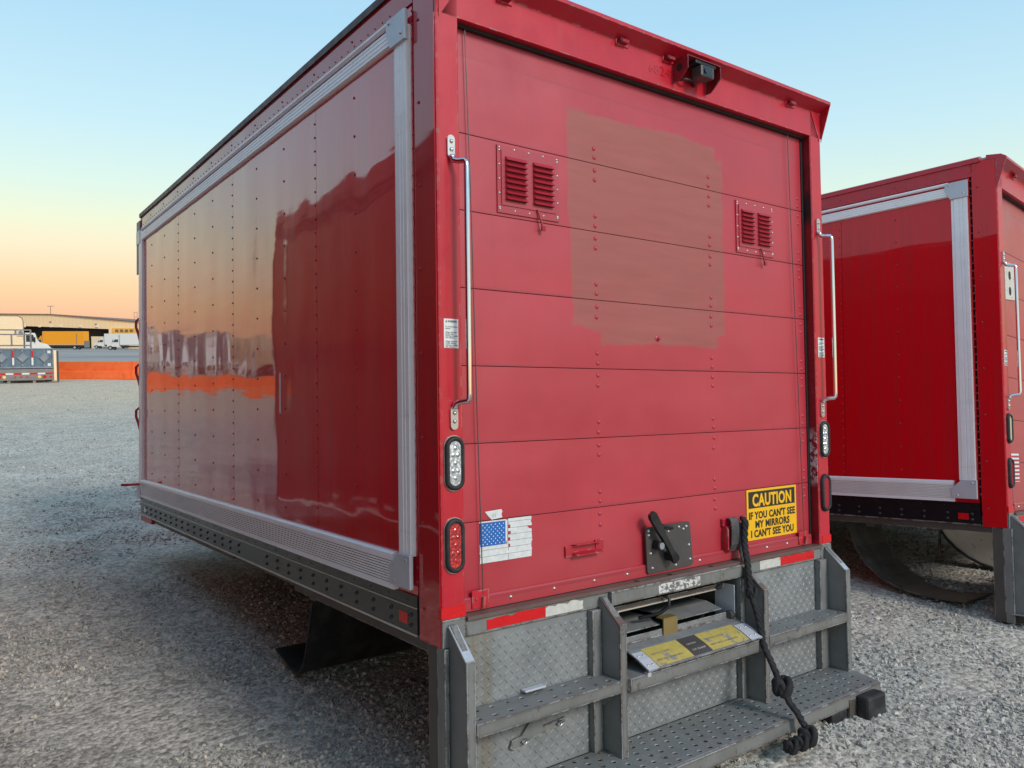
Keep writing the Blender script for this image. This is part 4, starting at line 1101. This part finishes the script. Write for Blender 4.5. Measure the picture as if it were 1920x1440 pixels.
def box_truck(loc, yaw, label, cabm, boxm, length=8.0, cab='hood', boxz=(1.1, 3.9), liftgate=False, dark=False):
    """nose towards -x"""
    b = empty('box_truck', Matrix.Translation(loc) @ Matrix.Rotation(yaw, 4, 'Z')); setp(b, label, 'truck', 'trucks parked in the far lot')
    hw = 1.2; x0 = 2.9
    m = MB().box(x0, x0+length, -hw, hw, boxz[0], boxz[1], .03); m.build('cargo_box', boxm, b)
    m = MB().box(x0-.01, x0+length+.01, -hw-.01, hw+.01, boxz[0]-.10, boxz[0]+.06); m.box(x0-.012, x0+.04, -hw-.012, hw+.012, boxz[0], boxz[1]-.05); m.build('box_trim', MT['rim'], b)
    MB().box(.6, x0+length-.3, -.45, .45, .62, .95).build('chassis', MT['steel_dark'], b)
    # cab with sloping windscreen, bonnet
    m = MB().prism([(2.75, .75), (2.75, 2.75), (1.55, 2.72), (.95, 1.85), (-.05, 1.62), (-.28, 1.30), (-.28, .75)], 1, -1.05, 1.05); m.build('cab', cabm, b, bevel=.03)
    MB().prism([(1.52, 2.60), (.98, 1.86), (1.03, 1.84), (1.57, 2.58)], 1, -.95, .95).build('windscreen', MT['glass'], b)
    MB().prism([(2.45, 1.85), (2.45, 2.5), (1.68, 2.5), (1.22, 1.85)], 1, -1.075, -1.04).build('side_window', MT['glass'], b)
    MB().prism([(2.7, 2.75), (2.7, 3.55), (2.2, 3.4), (1.7, 2.8)], 1, -.8, .8).build('wind_deflector', cabm, b)
    MB().box(-.36, -.20, -1.1, 1.1, .45, .85, .03).build('bumper', MT['rim'], b)
    MB().box(-.30, -.26, -.5, .5, .9, 1.45).build('grille', MT['dark'], b)
    for yy in (-.85, .85): MB().box(-.30, -.22, yy-.14, yy+.14, .95, 1.2, .01).build('headlight', MT['white'], b)
    for yy in (-1.3, 1.25): MB().box(1.2, 1.3, yy-.06, yy+.12, 1.9, 2.4, .02).build('mirror', MT['dark'], b)
    MB().cyl((2.0, -.75, .65), .32, 0, 1.0, 14).build('fuel_tank', MT['chrome_dull'], b)
    for xx in (.55, x0+length-2.4): 
        for yy in (-1.0, 1.0): wheel(b, xx, yy)
    if liftgate:
        MB().box(x0+length-1.9, x0+length-1.75, -hw-.03, -hw-.01, boxz[0]+.1, boxz[1]-.5).build('side_ladder', MT['bum'], b)
        MB().box(x0+length+.02, x0+length+.14, -hw, hw, .5, 2.2).build('lift_gate', MT['bum'], b)
    return b
def Wz(px_dir=0): return R(-36.9)
YAW = R(-36.9)
box_truck((22.4, 228.8, 0), YAW, 'orange box truck parked side on in front of the warehouse bay', MT['to'], MT['to'], 10.3, boxz=(1.2, 4.55), liftgate=True)
box_truck((40.6, 254.0, 0), YAW, 'white box truck farther back, its nose just right of the orange truck', MT['tw'], MT['tw'], 6.6, boxz=(1.2, 4.3))
box_truck((35.9, 207.4, 0), YAW, 'white box truck at the far right of the lot, cut off by the central body', MT['tw'], MT['tw'], 7.5, boxz=(1.2, 3.9))
# vehicles mirrored in the side: dark fronts and pale boxes to the left
for i, (x, y, yaw, bm) in enumerate(((-13.5, 61, R(82), 'cream'), (-18.6, 62, R(84), 'bumbox'), (-23.2, 60, R(80), 'cream'), (-28.4, 63, R(84), 'to'))):
    if bm == 'bumbox': mat = MT['tg']
    else: mat = MT[bm]
    box_truck((x, y, 0), yaw, 'box truck left of the frame, mirrored in the glossy side, %s in that row' % ('first', 'second', 'third', 'fourth')[i], MT['tw'], mat, 7.5)

def trailer():
    b = empty('refrigerated_truck', Matrix.Translation((5.97, 77.1, 0)) @ Matrix.Rotation(R(-6.5), 4, 'Z')); setp(b, 'white bonneted truck with a cream round cornered box behind the flatbed rails', 'truck')
    cab = MB().prism([(.10, .75), (.10, 2.62), (.85, 2.60), (1.02, 2.05), (1.15, 1.78), (1.75, 1.62), (2.05, 1.30), (2.10, .75)], 1, .15, 2.35).build('cab', MT['tw'], b, bevel=.03)
    MB().prism([(.20, 1.85), (.20, 2.45), (.72, 2.45), (.86, 1.85)], 1, .12, .149).build('side_window', MT['glass'], cab)
    MB().prism([(.88, 2.55), (1.06, 2.05), (1.14, 1.84), (1.17, 1.86), (1.09, 2.07), (.91, 2.57)], 1, .28, 2.22).build('windscreen', MT['glass'], cab)
    MB().box(.80, .88, -.02, .12, 1.8, 2.25, .02).build('mirror', MT['dark'], cab)
    MB().box(2.02, 2.22, .15, 2.35, .45, .8, .03).build('bumper', MT['rim'], b)
    wheel(b, 1.35, .35); wheel(b, 1.35, 2.15)
    m = MB().prism([(-8, 1.15), (0, 1.15), (0, 3.55), (-.08, 3.85), (-.35, 4.02), (-8, 4.04)], 1, 0, 2.5); m.build('cargo_box', MT['cream'], b)
    m = MB().ribbon([(0, 1.15), (0, 3.55), (-.08, 3.85), (-.35, 4.02), (-8, 4.04)], 1, -.03, 0, -.06); m.build('edge_trim', MT['bum'], b)
    c = MB().box(-.45, .02, -.10, -.031, 2.35, 2.9, .02).build('fan_unit', MT['tw'], b); MB().cyl((-.18, -.125, 2.62), .17, 1, .03, 16).build('fan', MT['bum'], c)
    MB().box(-7.5, 1.9, .6, 1.9, .85, 1.14).build('chassis', MT['steel_dark'], b)
    for xx in (-6.0,):
        for yy in (.2, 2.3): wheel(b, xx, yy)
trailer()

def flatbed():
    b = empty('flatbed_truck', Matrix.Translation((2.565, 38.38, 0)) @ Matrix.Rotation(R(-5.7), 4, 'Z')); setp(b, 'blue grey flatbed with a ribbed tail, diamond pressings and red tail lights', 'flatbed truck')
    k = .0235; X = lambda px: (px-55)*.0203; Z = lambda py: 1.79-(py-642)*k
    x0, x1 = X(-6), X(108)
    MB().box(x0, X(100), .03, 8.5, .62, 1.46).build('bed_body', MT['tg'], b)
    MB().box(x0, X(99), -.02, .03, Z(688), Z(655)).build('tailgate', MT['tg'], b)
    for zz in (Z(654), Z(689)): MB().box(x0, X(100), -.06, -.021, zz-.03, zz+.03, .005).build('gate_rail', MT['tgl'], b)
    for px in (-3, 24, 59.5, 99): MB().box(X(px)-.045, X(px)+.045, -.07, -.021, Z(687), Z(656), .005).build('gate_rib', MT['tgl'], b)
    for px in (3, 41, 81.5):
        m = MB(); cx, cz, r = X(px), Z(671), .26
        o = [m.b.verts.new(p) for p in ((cx-r, -.021, cz), (cx, -.021, cz-r*1.05), (cx+r, -.021, cz), (cx, -.021, cz+r*1.05))]
        t = [m.b.verts.new(p) for p in ((cx-r*.7, -.085, cz), (cx, -.085, cz-r*.75), (cx+r*.7, -.085, cz), (cx, -.085, cz+r*.75))]
        m.b.faces.new(t)
        for i in range(4): m.b.faces.new((o[i], o[(i+1) % 4], t[(i+1) % 4], t[i]))
        m.box(cx-.03, cx+.03, -.06, -.021, Z(687), cz-r*1.02); m.box(cx-.03, cx+.03, -.06, -.021, cz+r*1.02, Z(656))
        m.build('diamond_pressing', MT['tgl'], b)
    for px in (24, 59.5):
        MB().box(X(px)-.035, X(px)+.035, -.076, -.0705, Z(670), Z(657)).build('reflective_tape', MT['tape_red'], b)
        MB().box(X(px)-.035, X(px)+.035, -.076, -.0705, Z(684), Z(671)).build('reflective_tape', MT['white'], b)
    for z_ in (Z(660), Z(684)): MB().box(X(88), X(94), -.026, -.0205, z_-.06, z_+.06).build('placard', MT['white'], b)
    MB().box(x0, X(99), -.10, .03, Z(713), Z(692), .01).build('bumper', MT['bum'], b)
    for i in range(7):
        xa = X(-5)+i*.30; MB().box(xa, xa+.28, -.106, -.1005, Z(702), Z(699)).build('reflective_tape', MT['tape_red'] if i % 2 == 0 else MT['white'], b)
    for px, r, mt in ((-1, .06, 'tape_red'), (7, .065, 'lens_amber'), (72, .065, 'lens_amber'), (81.5, .075, 'tape_red'), (93.5, .055, 'tape_red'), (27, .035, 'tape_red'), (38, .035, 'tape_red'), (49, .035, 'tape_red')):
        MB().cyl((X(px), -.115, Z(706.5)), r, 1, .014, 16).build('tail_light', MT[mt], b)
    m = MB().box(x0, X(106), -.12, -.02, Z(722), Z(719.5), .01); m.build('underrun_bar', MT['cream'], b)
    m = MB()
    for px in (15, 62): m.box(X(px)-.06, X(px)+.06, -.06, .2, Z(720), Z(712))
    m.build('bar_bracket', MT['bum'], b)
    m = MB().box(X(99.5), X(104.5), -.10, .0, Z(714), Z(657)); m.build('side_post', MT['cream'], b)
    m = MB().box(X(105.5), X(109), -.12, .10, .03, Z(658)); m.build('side_post', MT['steel_dark'], b)
    # rails
    m = MB()
    for zz in (Z(618.3), Z(627), Z(648)): m.box(x0, X(58), .9, 1.0, zz-.03, zz+.03)
    m.build('head_rail', MT['bum'], b)
    for px, za, zb in ((29, 627, 618), (21.5, 648, 627), (57.5, 655, 618)): MB().box(X(px)-.035, X(px)+.035, .88, .98, Z(za), Z(zb)).build('rail_post', MT['bum'], b)
    for xx in (X(10), X(90)):
        for yy in (1.6, 6.8):
            t_ = MB().cyl((xx-.15, yy, .48), .48, 0, .3, 18).build('wheel', MT['tyre'], b)
flatbed()

# ------------------------------------------------------------------ warehouse
def warehouse():
    t = NT('warehouse_cladding'); x, y, z = t.xyz()
    rib = t.math('SINE', t.math('MULTIPLY', x, 5.2)); n = t.noise(.3, 4)
    c = t.mix(t.rng(n, .3, .7), (.97, .64, .33), (.98, .69, .40)); c = t.mix(t.rng(rib, .6, 1, 0, .18), c, (.62, .42, .24))
    t.set(Base_Color=c, Roughness=.6); wall = t.m
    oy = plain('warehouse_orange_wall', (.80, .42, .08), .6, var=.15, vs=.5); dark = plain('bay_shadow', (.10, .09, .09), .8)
    b = empty('warehouse', Matrix.Translation((30.8, 265.1, 0)) @ Matrix.Rotation(YAW, 4, 'Z')); setp(b, 'long cream metal warehouse with a dark loading bay and low sloping roofline', 'warehouse')
    k = 233/1490.; X = lambda px: (px-98)*k; Z = lambda py: max(0, 1.74-(py-642)*k)
    # upper wall strip over the bay (a gable: flat left, falling right)
    top = [(X(-900), Z(592)), (X(-200), Z(587)), (X(98), Z(589.5)), (X(257), Z(603)), (X(420), Z(617))]
    def ytop(px):
        pts = [(X(a), b_) for a, b_ in ()]
    m = MB().prism([(X(-900), Z(616)), (X(45), Z(611)), (X(213), Z(617)), (X(213), Z(599.4)), (X(98), Z(589.6)), (X(-200), Z(587)), (X(-900), Z(592))], 1, -.6, .0); m.build('wall', wall, b, label='ribbed upper wall over the bay')
    m = MB().prism([(X(213), Z(617)), (X(214), 0), (X(420), 0), (X(420), Z(617)), (X(213), Z(599.4))], 1, -.6, .0); m.build('wall', wall, b, label='ribbed wall right of the bay')
    m = MB().prism([(X(98), Z(588.6)), (X(420), Z(616)), (X(420), Z(617.5)), (X(98), Z(589.9)), (X(-200), Z(587.3)), (X(-900), Z(592.3)), (X(-900), Z(591)), (X(-200), Z(586))], 1, -1.0, 60); m.build('roof', plain('roof_brown', (.20, .11, .08), .6), b)
    MB().box(X(-900), X(45), -.55, 0, 0, Z(616)).build('wall', wall, b, label='lower wall left of the bay')
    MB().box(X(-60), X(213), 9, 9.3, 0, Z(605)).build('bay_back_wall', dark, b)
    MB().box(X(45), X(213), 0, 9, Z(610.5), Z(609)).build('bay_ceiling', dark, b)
    for px in (187, 198): MB().box(X(px)-.1, X(px)+.1, 7, 7.2, 0, Z(612)).build('bay_column', MT['bum'], b)
    MB().box(X(168), X(200), 1.0, 1.3, 0, Z(630.5)).build('dock_wall', MT['cream'], b)
    MB().box(X(207), X(212.5), -.8, -.3, 0, Z(616)).build('corner_pier', wall, b)
    MB().box(X(213), X(262), -.75, -.601, Z(630), Z(615), ).build('orange_panel', oy, b)
    for i in range(4): 
        MB().box(X(219+i*9), X(225+i*9), -.80, -.751, Z(622.5), Z(617.5)).build('window', MT['glass_w'], b)
    for px, py in ((98, 603.5), (183, 607.5)): MB().box(X(px)-.25, X(px)+.25, -.8, -.601, Z(py)-.15, Z(py)+.15).build('wall_lamp', MT['bum'], b)
    for px in (50, 78, 99, 117, 154, 185): MB().box(X(px)-.3, X(px)+.3, -.95, -.601, Z(612.5)-.12, Z(611.5)+.12).build('bay_lamp', MT['tw'], b)
    return b
MT['glass_w'] = plain('warehouse_glass', (.18, .13, .08), .2)
warehouse()
def mast(px, z1, w_, lbl, rungs):
    k = 236/1490.
    b = empty('roof_antenna', Matrix.Translation((30.8+(px-98)*k*.8, 265.1-(px-98)*k*.6+1, 0)) @ Matrix.Rotation(YAW, 4, 'Z')); setp(b, lbl, 'antenna')
    z0 = 9.2 if px < 200 else 7.4
    if rungs:
        for xx in (-w_, w_): MB().tube([(xx, 0, z0), (xx, 0, z1)], .06, 6).build('upright', MT['bum'], b)
        for i in range(4): MB().tube([(-w_, 0, z1-.1-i*1.4), (w_, 0, z1-.1-i*1.4)], .05, 6).build('rung', MT['bum'], b)
    else:
        MB().tube([(0, 0, z0), (0, 0, z1)], .09, 6).build('mast', MT['bum'], b); MB().tube([(-w_, 0, z1), (w_, 0, z1)], .07, 6).build('cross_arm', MT['bum'], b)
mast(97.5, 12.4, .95, 'thin T shaped antenna standing on the warehouse roof above the bay', False)
mast(255, 10.7, .45, 'ladder like mast at the roof edge beside the central body', True)
